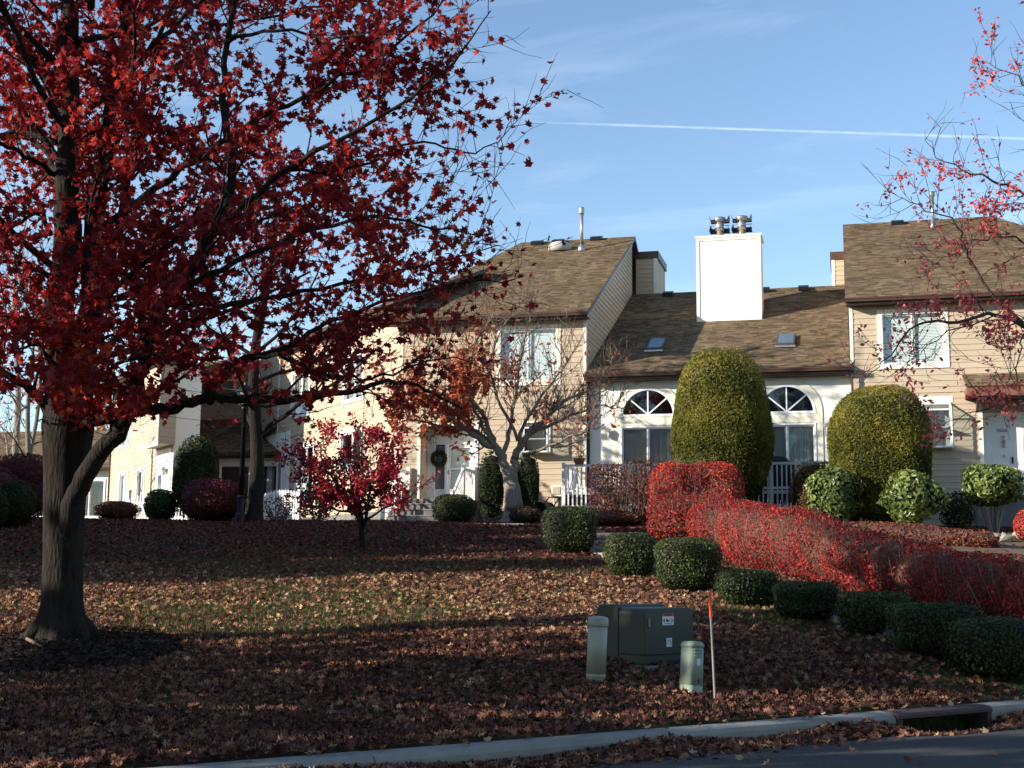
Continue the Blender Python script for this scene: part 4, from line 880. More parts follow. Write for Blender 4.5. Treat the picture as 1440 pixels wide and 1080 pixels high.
# mulch ring
m=MB(); ring=[(0,.10)]; pts=[]; cx,cy=-5.75,16.9
vv=[(cx,cy,G(cx,cy)+.10)]; ff=[]
for j,rr3 in enumerate((.5,.9,1.15,1.3)):
    for q in range(40):
        a=2*math.pi*q/40; r3=rr3*(1+.07*math.sin(3*a+1)+.04*math.sin(7*a)); x,y=cx+r3*math.cos(a)*1.15,cy+r3*math.sin(a)*1.45; vv.append((x,y,G(x,y)+(.10,.08,.05,-.03)[j]+random.uniform(-.012,.012)))
for q in range(40): ff.append((0,1+q,1+(q+1)%40))
for j in range(3):
    for q in range(40): ff.append((1+j*40+q,1+(j+1)*40+q,1+(j+1)*40+(q+1)%40,1+j*40+(q+1)%40))
m.add(vv,ff); tag(m.build('mulch_ring',M['mulch'],smooth=True),kind='structure')
n=7000; a=rng.random(n)*2*math.pi; r3=np.sqrt(rng.random(n))*1.3; x=cx+r3*np.cos(a)*1.15; y=cy+r3*np.sin(a)*1.45
chips=leaves('mulch_chips',np.stack([x,y,Gz(x,y)+.125-.085*(r3/1.3)**2],-1),np.tile((0,0,1.0),(n,1)),rng.uniform(.03,.08,n),leafmat('mulch_chip',[(0,(.012,.008,.006)),(.6,(.035,.022,.016)),(1,(.085,.055,.04))],.0,.9,.1),DIAM,DIAM_F,None,None,.5,'stuff',rng)
s1,s2_=at(38,896,17.0),at(57,918,16.4); sk=MB(); sk.tube([(s1.x,17.0,G(s1.x,17.0)+.15),(s2_.x,16.4,G(s2_.x,16.4)+.13)],[.022,.016],7); tag(sk.build('fallen_stick',M['twig_pale']),'short pale broken stick lying on the mulch at the maple foot','stick')

def make_tree(name,label,x,y,h,r,seed,leafm,bark,leafsize=.12,dens=1.0,limbs=9,first=.3,r0=.2,group=None,step=.075,tmpl=(MAPLE,MAPLE_F),n1=2.6,up=.12,lean=(0,0),clumps=1.0,l1=(1.0,2.0),n2=3.4,rt=.009,twigs=True,lo=-9):
    rg=np.random.default_rng(seed); z=G(x,y); t=thing(name,label,'tree',(x,y,z),0,group)
    C=[np.array([0,0,-.15]),np.array([rg.normal(0,.05),rg.normal(0,.05),h*.15]),np.array([lean[0]*.4+rg.normal(0,.1),lean[1]*.4,h*.4]),np.array([lean[0]*.7+rg.normal(0,.2),lean[1]*.7,h*.7]),np.array([lean[0],lean[1],h*.97])]
    tp_=smooth_line(C,4); tr_=np.interp(np.linspace(0,1,len(tp_)),[0,.06,.5,1],[r0*1.35,r0,r0*.6,.02]); LL=[]
    for i in range(limbs):
        f_=first+(.9-first)*(i+.5*rg.random())/limbs; j=int(f_*(len(tp_)-1)); a=i*2.4+rg.normal(0,.3)
        ln=r*(1.05-.55*(f_-first)/(1-first))*rg.uniform(.85,1.15); d=np.array([math.cos(a),math.sin(a),.35+.6*f_])
        LL.append(branch(tp_[j],d,ln,max(tr_[j]*.42,.02),rg,8,.10,.04))
    LL.append((tp_[len(tp_)//2:],tr_[len(tp_)//2:]))
    wd,P,D=sprout(LL,rg,n1=n1,l1=l1,l2=(.3,.9),n2=n2,start=.25,up=up,leafstep=step,rt=rt)
    kk=rg.random(len(P))<dens*(1 if clumps==0 else clump(P+np.array([x,y,0]),.9,seed)*1.6); kk&=P[:,2]>lo; P=P[kk]
    tubes('trunk',[(tp_,tr_)],bark,t); bg_,sm=twig_split(wd); tubes('limbs',LL[:-1]+bg_,bark,t)
    if twigs and sm: tubes('twigs',sm,M['twig'],t)
    if len(P): leaves('crown',P,np.tile((0,0,.5),(len(P),1)),rg.uniform(.75,1.25,len(P))*leafsize,leafm,tmpl[0],tmpl[1],np.clip(rg.beta(2.2,2.4,len(P))*.85+clump(P,.7,seed)*.3-.08,0,1),t,.8,rng=rg)
    return t
# maples behind the big one
make_tree('maple_tree','red maple with dark trunk standing right behind the black lamp post',-7.95,40.35,13.0,4.6,21,M['maple_leaf'],M['bark_maple'],.15,1.2,12,.30,.26,step=.07,n1=3.2,lo=4.6)
make_tree('maple_tree','tall half bare maple with pink leaves far behind the big red maple',-17.0,62,18,6.0,22,M['pink_leaf'],M['bark_grey'],.20,.5,11,.25,.24,'background trees',.10,(DIAM,DIAM_F))
make_tree('maple_tree','half bare reddish maple between the far trees beyond the dark red hedge',-21.5,56,15,4.6,23,M['pink_leaf'],M['bark_grey'],.19,.35,9,.22,.2,'background trees',.10,(DIAM,DIAM_F))
make_tree('bare_tree','bare grey tree with forked trunk behind the dark red hedge',-16.6,44.5,9.5,2.6,24,M['pink_leaf'],M['bark_grey'],.16,.10,8,.12,.13,'background trees',.10,(DIAM,DIAM_F))
make_tree('bare_tree','slim bare tree leaning beside the forked grey tree',-17.6,47,11,2.6,25,M['orange_leaf'],M['bark_grey'],.16,.14,8,.2,.11,'background trees',.10,(DIAM,DIAM_F),lean=(.9,.2))
make_tree('ornamental_tree','orange leaved tree glimpsed between the maple trunk and the far house',-23.0,72,8,2.6,26,M['orange_leaf'],M['bark_grey'],.22,1.0,9,.2,.12,'background trees',.08,(DIAM,DIAM_F),n1=3.2)
for i,(x,y,h,r_) in enumerate(((-26,82,15,5),(-33,75,17,5.5),(-40,88,17,6),(-14,92,16,5))):
    make_tree('bare_tree','bare winter tree on the skyline beyond the houses',x,y,h,r_,40+i,M['pink_leaf'],M['bark_grey'],.2,.06,10,.2,.2,'skyline trees',.2,(DIAM,DIAM_F),n1=1.3)
# tree on the right whose trunk stands outside the picture
rg=np.random.default_rng(31); rt=thing('crabapple_tree','nearly bare tree with pink leaf tufts reaching over the right hand townhouse','tree',(0,0,0)); YR=21.0
def rl(pts,w0,w1): return smooth_line([npt(at(x,y,YR+d)) for x,y,d in pts],4,rg,.03),.62*np.linspace(w0,w1,4*(len(pts)-1)+1)/2
bx_,by_=10.6,21.0; bz_=G(bx_,by_)
rtr=smooth_line([(bx_,by_,bz_-.2),(bx_+.05,by_,bz_+1.2),(bx_-.15,by_,bz_+2.6),(bx_+.1,by_,bz_+4.5),(bx_+.4,by_,bz_+7),(bx_+.6,by_,bz_+10)],4)
RL=[rl([(1630,560,0),(1520,500,0),(1440,455,-.2),(1400,443,-.3),(1350,452,-.5),(1290,455,-.7),(1250,500,-.8),(1215,535,-.9)],.17,.014),
 rl([(1440,455,-.2),(1385,400,-.3),(1360,350,-.4),(1340,310,-.5),(1290,290,-.6),(1255,270,-.6)],.09,.012),
 rl([(1650,420,.3),(1520,320,.2),(1430,268,0),(1380,250,-.2),(1330,225,-.3),(1300,195,-.4)],.12,.012),
 rl([(1660,330,0),(1560,220,.1),(1480,150,.2),(1430,110,.2),(1385,85,.3)],.12,.014),
 rl([(1660,250,0),(1560,100,.2),(1490,20,.3),(1440,-40,.4)],.10,.014),
 rl([(1400,443,-.3),(1330,470,-.4),(1290,500,-.5),(1270,520,-.6)],.05,.01),
 rl([(1620,600,0),(1520,585,-.3),(1440,560,-.5),(1375,577,-.7),(1320,590,-.8)],.09,.012),
 rl([(1440,470,-.2),(1430,520,-.3),(1425,540,-.4),(1395,470,-.5)],.05,.012),
 rl([(1640,500,.3),(1540,400,.4),(1450,345,.5),(1400,330,.6),(1350,350,.7),(1300,380,.8)],.10,.012),
 rl([(1660,200,0),(1570,180,.4),(1500,215,.6),(1440,170,.7)],.09,.014)]
wd,P,D=sprout(RL,rg,n1=7.0,l1=(.5,1.4),l2=(.2,.6),n2=5.5,start=.3,up=.14,leafstep=.03)
kk=rg.random(len(P))<np.clip((clump(P,2.4,5)-.56)*8,.018,1); P=P[kk]
tubes('trunk',[(rtr,np.interp(np.linspace(0,1,len(rtr)),[0,.1,1],[.27,.2,.05]))],M['bark_maple'],rt); bg_,sm=twig_split(wd); tubes('limbs',RL+bg_,M['bark_red'],rt); tubes('twigs',sm,M['bark_red'],rt)
P=P+rg.normal(0,.055,P.shape); leaves('crown',P-np.array([0,0,.03]),np.tile((0,0,.4),(len(P),1)),rg.uniform(.06,.11,len(P)),M['pink_leaf'],OVAL,OVAL_F,np.clip(rg.beta(2,2,len(P)),0,1),rt,.9,rng=rg)

# crabapple before the left townhouse: grey trunk, bare pale twigs, orange leaves on its left side
rg=np.random.default_rng(33); ct=thing('crabapple_tree','spreading crabapple with smooth grey trunk, orange leaves on one side, bare twigs on the other','tree',(0,0,0)); YC=41.6
def cl(pts,w0,w1): return smooth_line([npt(at(x,y,YC+d)) for x,y,d in pts],4,rg,.03),np.linspace(w0,w1,4*(len(pts)-1)+1)/2
ctr=cl([(722,735,0),(722,715,0),(720,690,0),(716,668,0),(712,655,0)],.66,.40)
ctr[1][:4]=np.array([.46,.38,.33,.31])
CLs=[cl([(716,668,0),(707,648,0),(700,632,0),(680,622,-.2),(650,600,-.5),(620,580,-.8),(585,560,-1.0),(555,545,-1.2)],.34,.03),
 cl([(720,672,0),(724,650,.1),(728,636,.1),(745,610,.2),(770,585,.4),(800,560,.5),(835,545,.6),(862,500,.7)],.32,.03),
 cl([(700,632,0),(690,610,.2),(670,570,.5),(640,530,.9),(610,500,1.2),(590,470,1.4)],.20,.03),
 cl([(705,640,0),(715,610,.3),(722,570,.6),(730,520,.8),(738,470,1.0),(750,430,1.1)],.17,.02),
 cl([(728,636,.1),(735,600,-.3),(760,560,-.7),(790,520,-1.0),(815,480,-1.2)],.15,.02),
 cl([(745,610,.2),(790,590,.5),(840,572,.8),(880,575,1.0)],.14,.02),
 cl([(700,632,0),(675,590,-.6),(660,545,-1.0),(668,490,-1.2),(690,440,-1.3)],.14,.02),
 cl([(705,640,0),(668,605,-.2),(620,600,-.5),(580,590,-.8),(548,598,-1)],.16,.02),
 cl([(735,640,0),(770,628,-.5),(810,612,-.9),(845,600,-1.2)],.13,.02),
 cl([(728,620,.1),(700,560,-.2),(690,510,-.4),(712,455,-.5),(735,420,-.6)],.12,.015)]
wd,P,D=sprout(CLs,rg,n1=8.5,l1=(.7,1.9),l2=(.3,.9),n2=4.2,start=.28,up=.28,leafstep=.02,rt=.012)
px,py=pixels(P); kk=rg.random(len(P))<np.interp(px,[520,600,690,740,790],[1,1,.75,.16,.05])*np.interp(py,[455,500,550],[.04,.35,1])*np.clip(clump(P,1.5,3)*2.4-.5,0,1)*.8; P=P[kk]
for q_ in range(110):      # upright water shoots
    lb=CLs[int(rg.integers(len(CLs)))][0]; p_=lb[int(rg.integers(len(lb)*4//10,len(lb)))]; wd.append(branch(p_,np.array([rg.normal(.15,.45),rg.normal(0,.4),1.0]),rg.uniform(.9,2.0),.013,rg,6,.10,.03,.10))
tubes('trunk',[ctr],M['bark_grey'],ct); bg_,sm=twig_split(wd); tubes('limbs',CLs+bg_,M['bark_grey'],ct); tubes('twigs',sm,M['twig_pale'],ct)
P=P+rg.normal(0,.06,P.shape); leaves('crown',P,np.tile((0,-.2,.4),(len(P),1)),rg.uniform(.12,.2,len(P)),M['orange_leaf'],OVAL,OVAL_F,np.clip(rg.beta(2.4,2,len(P)),0,1),ct,.9,rng=rg)
# small crimson tree on the lawn
rg=np.random.default_rng(34); dg_=thing('dogwood_tree','small multi stemmed crimson tree on the lawn below the porch steps','tree',(0,0,0)); YD=31.0
def dl(pts,w0,w1): return smooth_line([npt(at(x,y,YD+d)) for x,y,d in pts],4,rg,.02),np.linspace(w0,w1,4*(len(pts)-1)+1)/2
DL=[dl([(510,775,0),(509,750,0),(508,728,0),(500,700,0),(492,672,0),(480,645,0)],.15,.03),dl([(509,745,0),(516,720,-.2),(520,690,-.3),(530,655,-.4),(540,625,-.4)],.10,.02),
 dl([(508,735,0),(485,705,.2),(455,675,.4),(425,648,.5),(400,635,.5)],.09,.015),dl([(508,728,0),(495,690,.5),(505,650,.8),(515,615,.9)],.08,.015),dl([(510,735,0),(540,715,-.5),(575,698,-.8),(606,672,-.9)],.07,.012),
 dl([(508,725,0),(470,715,-.4),(440,712,-.6),(420,700,-.7)],.07,.012),dl([(512,715,-.1),(535,690,.3),(555,660,.5),(562,635,.5)],.07,.012),dl([(500,700,0),(465,670,-.5),(450,630,-.7),(470,605,-.8)],.06,.012),dl([(505,712,0),(520,670,-.7),(500,640,-.9),(525,610,-1)],.06,.012)]
wd,P,D=sprout(DL,rg,n1=10,l1=(.35,.9),l2=(.15,.4),n2=8,start=.2,up=.1,leafstep=.02,rt=.007)
px,py=pixels(P); kk=rg.random(len(P))<np.clip(clump(P,1.5,1)*2.2-.2,0,1)*np.where(px>572,.15,1)*np.interp(py,[590,700,735],[1,1,0]); P=P[kk]
tubes('trunk',DL[:1],M['bark_maple'],dg_); tubes('limbs',DL[1:],M['bark_maple'],dg_); tubes('twigs',wd,M['twig'],dg_)
P=P+rg.normal(0,.06,P.shape); leaves('crown',P,np.tile((0,-.2,.3),(len(P),1)),rg.uniform(.08,.14,len(P)),M['crimson_leaf'],OVAL,OVAL_F,np.clip(rg.beta(2.2,2.2,len(P)),0,1),dg_,.9,rng=rg)
# street trees outside the picture on the left, which shade the lawn
def spruce(x,y,h,r,seed,lab='dense dark spruce in the row shading the lawn from the left',grp='spruces beside the lawn',n=7000):
    rg=np.random.default_rng(seed); z=G(x,y); t=thing('spruce_tree',lab,'tree',(x,y,z),0,grp)
    tubes('trunk',[(np.array([[0,0,-.2],[0,0,h*.5],[0,0,h]]),np.array([.2,.12,.02]))],M['bark_maple'],t)
    f_=rg.random(n)**.75; zz=.3+f_*(h-.4); rr4=r*(1-f_)**.7*(.25+.75*rg.random(n)**.5)*(1+.18*np.sin(zz*7)); a=rg.random(n)*2*np.pi
    P=np.stack([rr4*np.cos(a),rr4*np.sin(a),zz],-1); leaves('crown',P,np.stack([np.cos(a),np.sin(a),np.full(n,.5)],-1),rg.uniform(.25,.5,n),M['dark_green'],DIAM,DIAM_F,None,t,.5,rng=rg)
for i,(x,y,h,r_) in enumerate(((-19.5,21.6,9.6,2.7),(-20.8,24.2,8.4,3.0),(-20.0,26.8,9.2,3.0),(-21,29.2,10.8,3.1),(-21.5,31.8,10.6,3.1),(-22,34.4,9.6,3.0),(-22.5,37.6,7.6,2.7),(-23.5,41,6.6,2.6))): spruce(x,y,h,r_,60+i)
for i,(x,y,h,r_) in enumerate(((-15.5,7.6,12.5,4.4),(-17,2.2,13,4.8),(-20,9.9,12.8,3.7),(-24,7.5,14,5.0))):
    make_tree('maple_tree','leafy red street maple standing outside the picture along the kerb',x,y,h,r_,80+i,M['maple_leaf'],M['bark_maple'],.40,.95,14,.14,.24,'street maples along the kerb',.06,(DIAM,DIAM_F),n1=3.8,n2=3.4,twigs=False,clumps=0)
for i,(x,y,h,r_) in enumerate(((-24,-11,20,6),(-15,-13,23,6.5),(-6,-12,22,6),(3,-13,24,6.5),(12,-12,22,6),(21,-12,23,6.5),(30,-6,22,6.5))): spruce(x,y,h,r_,160+i,'tall dark spruce added unseen across the street to block sky light','added spruces blocking sky light',6000)  # unseen trees added behind the camera to block sky light and deepen shade
# ------------------------------------------------------------------ shrubs and hedges
def shell(n,a,b,c,e,rg,ztop=None,zmin=-1):
    d=rg.normal(0,1,(int(n*1.3),3)); d/=np.linalg.norm(d,axis=1)[:,None]
    r=1/((np.abs(d[:,0]/a)**e+np.abs(d[:,1]/b)**e+np.abs(d[:,2]/c)**e)**(1/e)); P=d*r[:,None]
    nn_=np.stack([np.sign(P[:,0])*np.abs(P[:,0]/a)**(e-1)/a,np.sign(P[:,1])*np.abs(P[:,1]/b)**(e-1)/b,np.sign(P[:,2])*np.abs(P[:,2]/c)**(e-1)/c],-1); nn_/=np.linalg.norm(nn_,axis=1)[:,None]+1e-9
    return P[:n],nn_[:n]
def shrub(name,label,x,y,w,d,h,mat,n,leaf,e=2.4,seed=1,group=None,core='core',lump=.05,tmpl=(DIAM,DIAM_F),depth=.10,spread=.5,cat='shrub',stems=0,z=None,lift=0,cscale=.86,narrow=0.0,bias=0.0,uprnd=.25):
    rg=np.random.default_rng(seed); zb=G(x,y) if z is None else z; t=thing(name,label,cat,(x,y,zb),0,group)
    a,b_,c=w/2,d/2,(h-lift)/2; P,nr=shell(n,a,b_,c,e,rg)
    def lmp(Q): return 1+lump*(np.sin(Q[:,0]*5/w*2+seed)+np.sin(Q[:,1]*5.6/d*2+seed*2)+np.sin(Q[:,2]*6/h*2+seed*3))/2*np.clip(1.3-np.abs(Q[:,2]/c),0.4,1)
    s=lmp(P)*(1-np.abs(rg.normal(0,depth,len(P)))); 
    tp_=1-narrow*np.clip(-P[:,2]/c,0,1)**1.3
    P2=P*s[:,None]; P2[:,0]*=tp_; P2[:,1]*=tp_; P2[:,2]+=c+lift
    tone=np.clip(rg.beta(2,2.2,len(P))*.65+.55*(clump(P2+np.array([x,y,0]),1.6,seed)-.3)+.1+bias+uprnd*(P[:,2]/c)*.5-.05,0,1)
    m=MB(); nu_,nv_=20,12; vv=[]
    for i in range(nv_+1):
        for j in range(nu_):
            ph=math.pi*i/nv_-math.pi/2; th=2*math.pi*j/nu_; q=np.array([math.cos(ph)*math.cos(th),math.cos(ph)*math.sin(th),math.sin(ph)])
            r=1/((abs(q[0]/a)**e+abs(q[1]/b_)**e+abs(q[2]/c)**e)**(1/e)); q=q*r; q=q*float(lmp(q[None,:])[0])*cscale; tt=1-narrow*max(0,-q[2]/c)**1.3; vv.append((q[0]*tt,q[1]*tt,q[2]+c+lift))
    m.add(vv,[(i*nu_+j,i*nu_+(j+1)%nu_,(i+1)*nu_+(j+1)%nu_,(i+1)*nu_+j) for i in range(nv_) for j in range(nu_)])
    if core: m.build('core',M[core],t,True)
    leaves('foliage',P2,nr,rg.uniform(.7,1.3,len(P))*leaf,mat,tmpl[0],tmpl[1],tone,t,spread,rng=rg)
    if stems:
        pl=[]
        for k in range(stems):
            a_=rg.random()*6.28; q=np.array([math.cos(a_)*w*.1*rg.random(),math.sin(a_)*d*.1*rg.random(),-.1]); e_=np.array([math.cos(a_)*w*.34,math.sin(a_)*d*.34,max(lift,.1)+h*.45]); pl.append((smooth_line([q,(q+e_)/2+rg.normal(0,.03,3),e_],3),np.linspace(.03,.012,7)))
        tubes('stems',pl,M['bark_grey'],t)
    return t
GB='clipped boxwoods along the stepped walk'
ords=['at the top of the stepped walk, before the white deck pickets','second from the top of the stepped walk','third down the stepped walk, the tallest','fourth and lowest, beside a step edge','fifth down the stepped walk','sixth down the stepped walk','seventh down the stepped walk, broad and dark','at the foot of the stepped walk by the kerb']
for i,(px,yt,yb,w_,Yd) in enumerate(((803,712,781,78,29.8),(890,751,812,72,25.8),(971,757,838,90,23.2),(1056,803,857,84,21.6),(1138,820,878,86,20.0),(1238,835,898,98,18.7),(1329,851,936,118,17.0),(1412,873,962,140,16.4))):
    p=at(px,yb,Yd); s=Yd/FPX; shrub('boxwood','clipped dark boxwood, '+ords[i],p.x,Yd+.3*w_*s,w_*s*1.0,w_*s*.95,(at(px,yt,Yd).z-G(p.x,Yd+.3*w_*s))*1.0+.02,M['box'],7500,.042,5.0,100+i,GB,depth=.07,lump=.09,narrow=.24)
def put(px,yt,w_,Yd,name,label,mat,n,leaf,dep=.9,**k):
    p=at(px,700,Yd); s=Yd/FPX; z=G(p.x,Yd); return shrub(name,label,p.x,Yd,w_*s,w_*s*dep,at(px,yt,Yd).z-z,mat,n,leaf,**k)
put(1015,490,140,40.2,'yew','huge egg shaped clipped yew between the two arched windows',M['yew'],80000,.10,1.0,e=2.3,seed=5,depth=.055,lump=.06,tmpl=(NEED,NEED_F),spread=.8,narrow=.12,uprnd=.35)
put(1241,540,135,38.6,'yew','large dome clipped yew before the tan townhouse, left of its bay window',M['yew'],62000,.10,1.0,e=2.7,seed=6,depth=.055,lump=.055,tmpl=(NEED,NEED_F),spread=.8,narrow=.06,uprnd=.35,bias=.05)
put(1148,648,72,40.0,'barberry','brownish clipped shrub between the deck pickets and the dome yew',M['brown_leaf'],6000,.06,1,e=2.8,seed=7,bias=.05)
GR='rhododendrons before the tan townhouse'
put(1171,657,76,37.5,'rhododendron','glossy light green rhododendron below the brown clipped shrub',M['rhodo'],3200,.15,1,e=2.3,seed=8,tmpl=(OVAL,OVAL_F),depth=.17,lump=.22,lift=.3,stems=6,group=GR)
put(1282,662,80,36.5,'rhododendron','glossy light green rhododendron at the foot of the dome yew',M['rhodo'],3200,.15,1,e=2.3,seed=9,tmpl=(OVAL,OVAL_F),depth=.17,lump=.22,lift=.3,stems=6,group=GR)
put(1395,655,86,37.0,'rhododendron','light green rhododendron on bare grey stems below the canopied door',M['rhodo'],3200,.15,1,e=2.2,seed=10,tmpl=(OVAL,OVAL_F),depth=.17,lump=.22,lift=.85,stems=10,group=GR)
put(1236,672,60,38.0,'yew','low yellowish yew sprawl between the two rhododendrons',M['yew'],5000,.08,1,e=2.2,seed=11,depth=.14)
put(1345,690,50,38.5,'azalea','dark thin azalea in shade below the bay window',M['dark_green'],1300,.10,1,e=2,seed=12,depth=.25,core=None,stems=8)
put(1446,715,40,33.5,'barberry','small bright red shrub at the edge beside the rocks',M['hedge_red'],2000,.07,1,e=2.2,seed=13,core='core_red')
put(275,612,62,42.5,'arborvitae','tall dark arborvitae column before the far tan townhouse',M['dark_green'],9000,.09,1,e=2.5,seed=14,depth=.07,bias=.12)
put(226,688,44,42.5,'boxwood','round leafy green shrub beside the tall arborvitae',M['box'],3000,.08,1,e=2.6,seed=15,depth=.1,bias=.2)
put(300,672,92,41.2,'burning_bush','round dark maroon bush left of the lamp post',M['maroon_leaf'],8000,.075,.9,e=2.4,seed=16,core='core_red')
put(166,705,64,42.5,'burning_bush','low reddish brown bush by the far picket fence',M['hedge_dull'],3000,.07,.9,e=2.4,seed=17,core='core_red')
put(30,637,90,40.0,'burning_bush','tall dark maroon hedge bush left of the maple trunk',M['maroon_leaf'],7000,.08,.9,e=2.7,seed=18,core='core_red')
put(-20,655,90,38.0,'burning_bush','dark maroon hedge bush at the far end by the spruces',M['maroon_leaf'],5000,.08,.9,e=2.7,seed=181,core='core_red')
put(22,676,56,36.0,'boxwood','dark green mound in shade below the maroon hedge',M['dark_green'],4500,.07,1,e=2.3,seed=19)
put(-10,684,44,35.0,'boxwood','smaller dark green mound at the end of the shaded bed',M['dark_green'],2500,.07,1,e=2.3,seed=20)
put(447,672,50,43,'azalea','dark twiggy shrub before the turned townhouse wall',M['dark_green'],1500,.09,1,e=2.1,seed=21,depth=.2,core=None,stems=9)
put(392,695,60,43,'spirea','thin brown twiggy shrub before the scalloped picket fence',M['hedge_dull'],500,.09,.8,e=2.1,seed=22,depth=.3,core=None,stems=16)
put(638,695,62,42.0,'boxwood','low rounded dark shrub beside the porch steps',M['dark_green'],4200,.06,.9,e=2.8,seed=23)
put(691,632,34,44.3,'arborvitae','slim dark evergreen column left of the crabapple trunk',M['dark_green'],4200,.08,1,e=3,seed=24,depth=.07)
put(742,632,32,44.6,'arborvitae','slim dark evergreen column right of the crabapple trunk',M['dark_green'],4200,.08,1,e=3,seed=25,depth=.07)
put(740,712,60,41.0,'spirea','low brown twiggy ground shrub round the crabapple foot',M['hedge_dull'],900,.07,1,e=2,seed=27,depth=.25)
def hedge(name,label,path,mat,n,leaf,seed,core='core_red',stems=60,e=2.7,depth=.15,bias=0,spread=.6,inset=.82,topbare=0.0,lowgap=0.0):
    """clipped hedge swept along (x,y,width,height)"""
    rg=np.random.default_rng(seed); x0,y0=path[0][:2]; z0=G(x0,y0); t=thing(name,label,'hedge',(x0,y0,z0))
    Q=smooth_line([(p[0],p[1],0) for p in path],6)[:,:2]; tt=np.linspace(0,len(path)-1,len(Q)); Wd=np.interp(tt,range(len(path)),[p[2] for p in path]); Hh=np.interp(tt,range(len(path)),[p[3] for p in path])
    cum=np.concatenate([[0],np.cumsum(np.linalg.norm(np.diff(Q,axis=0),axis=1))]); Lh=cum[-1]
    def frame(s):
        x=np.interp(s,cum,Q[:,0]); y=np.interp(s,cum,Q[:,1]); ds=.05; dx=np.interp(s+ds,cum,Q[:,0])-np.interp(s-ds,cum,Q[:,0]); dy=np.interp(s+ds,cum,Q[:,1])-np.interp(s-ds,cum,Q[:,1]); l=np.hypot(dx,dy)+1e-9
        return x,y,dy/l,-dx/l,np.interp(s,cum,Wd),np.interp(s,cum,Hh)
    def place(s,ph,k):
        x,y,nx,ny,w_,h_=frame(np.clip(s,0,Lh)); ov=np.where(s<0,s,np.where(s>Lh,s-Lh,0)); 
        c_,s_=np.cos(ph),np.sin(ph); r=1/((np.abs(c_)**e+np.abs(s_)**e)**(1/e)); wob=1+.08*np.sin(s*2.3+seed+ph)+.06*np.sin(s*5.1+ph*2)+.05*np.sin(s*9+ph*5)
        eo=np.clip(np.abs(ov)/(w_*.46),0,1); endf=np.clip(1-eo**2.4,.03,1)**.5; endz=np.where(s_>0,np.clip(1-eo**2.8,.05,1)**.42,1)
        o_=c_*r*w_/2*k*wob*endf; zz=h_*.5+s_*r*h_/2*k*(wob*.5+.5)*endz; xx=x+nx*o_-ny*ov*1.0; yy=y+ny*o_+nx*ov*1.0
        return xx,yy,zz,nx*c_,ny*c_,s_
    s=rg.random(n)*(Lh+path[0][2]*.9)-path[0][2]*.45; ph=rg.uniform(-1.15,math.pi+1.15,n); k=1-np.abs(rg.normal(0,depth,n)); xx,yy,zz,nx,ny,nz=place(s,ph,k)
    P=np.stack([xx-x0,yy-y0,zz+Gz(xx,yy)-z0],-1); kp=rg.random(n)<np.clip(clump(P+np.array([x0,y0,0]),2.0,seed)*2.4-.25,.42,1)*(1-topbare*np.clip(nz,0,1))*(1-lowgap*np.clip(1-zz/.7,0,1)); P=P[kp]
    tone=np.clip(rg.beta(2,2,len(P))*.8+.3*clump(P,1.5,seed+1)-.1+bias,0,1)
    leaves('foliage',P,np.stack([nx,ny,nz],-1)[kp],rg.uniform(.7,1.3,len(P))*leaf,mat,OVAL,OVAL_F,tone,t,spread,rng=rg)
    if core:
        m=MB(); ns,nk=int(Lh*3)+8,14; vv=[]; ss=np.linspace(-path[0][2]*.40,Lh+path[0][2]*.40,ns)
        for a in ss:
            for j in range(nk):
                p_=place(np.array(a),np.array(2*math.pi*j/nk),np.array(inset)); vv.append((float(p_[0])-x0,float(p_[1])-y0,float(p_[2])+G(float(p_[0]),float(p_[1]))-z0))
        m.add(vv,[(i*nk+j,i*nk+(j+1)%nk,(i+1)*nk+(j+1)%nk,(i+1)*nk+j) for i in range(ns-1) for j in range(nk)]); m.build('core',M[core],t,True)
    pl=[]
    for i in range(stems):
        a=rg.random()*Lh; x,y,nx_,ny_,w_,h_=[float(v) for v in frame(np.array(a))]; o_=rg.uniform(-.46,.46); b0=np.array([x+nx_*o_*.5*w_-x0,y+ny_*o_*.5*w_-y0,G(x,y)-z0-.05]); e_=b0+np.array([nx_*o_*w_*.62+rg.normal(0,.15),ny_*o_*w_*.62+rg.normal(0,.15),h_*rg.uniform(.8,1.13)])
        pl.append((smooth_line([b0,(b0+e_)/2+rg.normal(0,.05,3)+np.array([nx_*o_*w_*.12,ny_*o_*w_*.12,0]),e_],3),np.linspace(.013,.004,7)))
    if pl: tubes('stems',pl,M['twig_pale'],t)
    return t
hedge('hedge','long scarlet clipped hedge running down beside the stepped walk to the street',[(4.75,30.4,1.25,1.22),(5.0,28.2,1.35,1.35),(5.55,25.6,1.3,1.36),(6.25,23,1.25,1.15),(7.05,20.4,1.25,1.08),(8.0,17.6,1.25,1.05),(8.9,15,1.2,1.0)],M['hedge_red'],88000,.048,201,stems=900,topbare=.45,inset=.74,lowgap=.45)
hedge('hedge','scarlet hedge mound stepping down from the bright round hedge to the long one',[(4.15,33.8,1.35,1.2),(5.3,33.5,1.35,1.25)],M['hedge_red'],12000,.058,202,stems=200,topbare=.4,bias=.02,inset=.76,lowgap=.3)
hedge('hedge','bright scarlet rounded hedge in front of the huge egg shaped yew',[(4.75,37.6,1.7,1.95),(5.95,37.4,1.7,1.98)],M['hedge_red'],20000,.06,203,stems=160,bias=.14,e=2.9)
hedge('hedge','thin brownish red hedge with the white deck pickets showing through',[(2.75,40.9,.75,2.0),(4.0,40.6,.85,2.05),(5.2,40.3,.85,2.0)],M['hedge_dull'],9000,.07,204,core=None,stems=150,e=3.4,depth=.28,lowgap=.6)
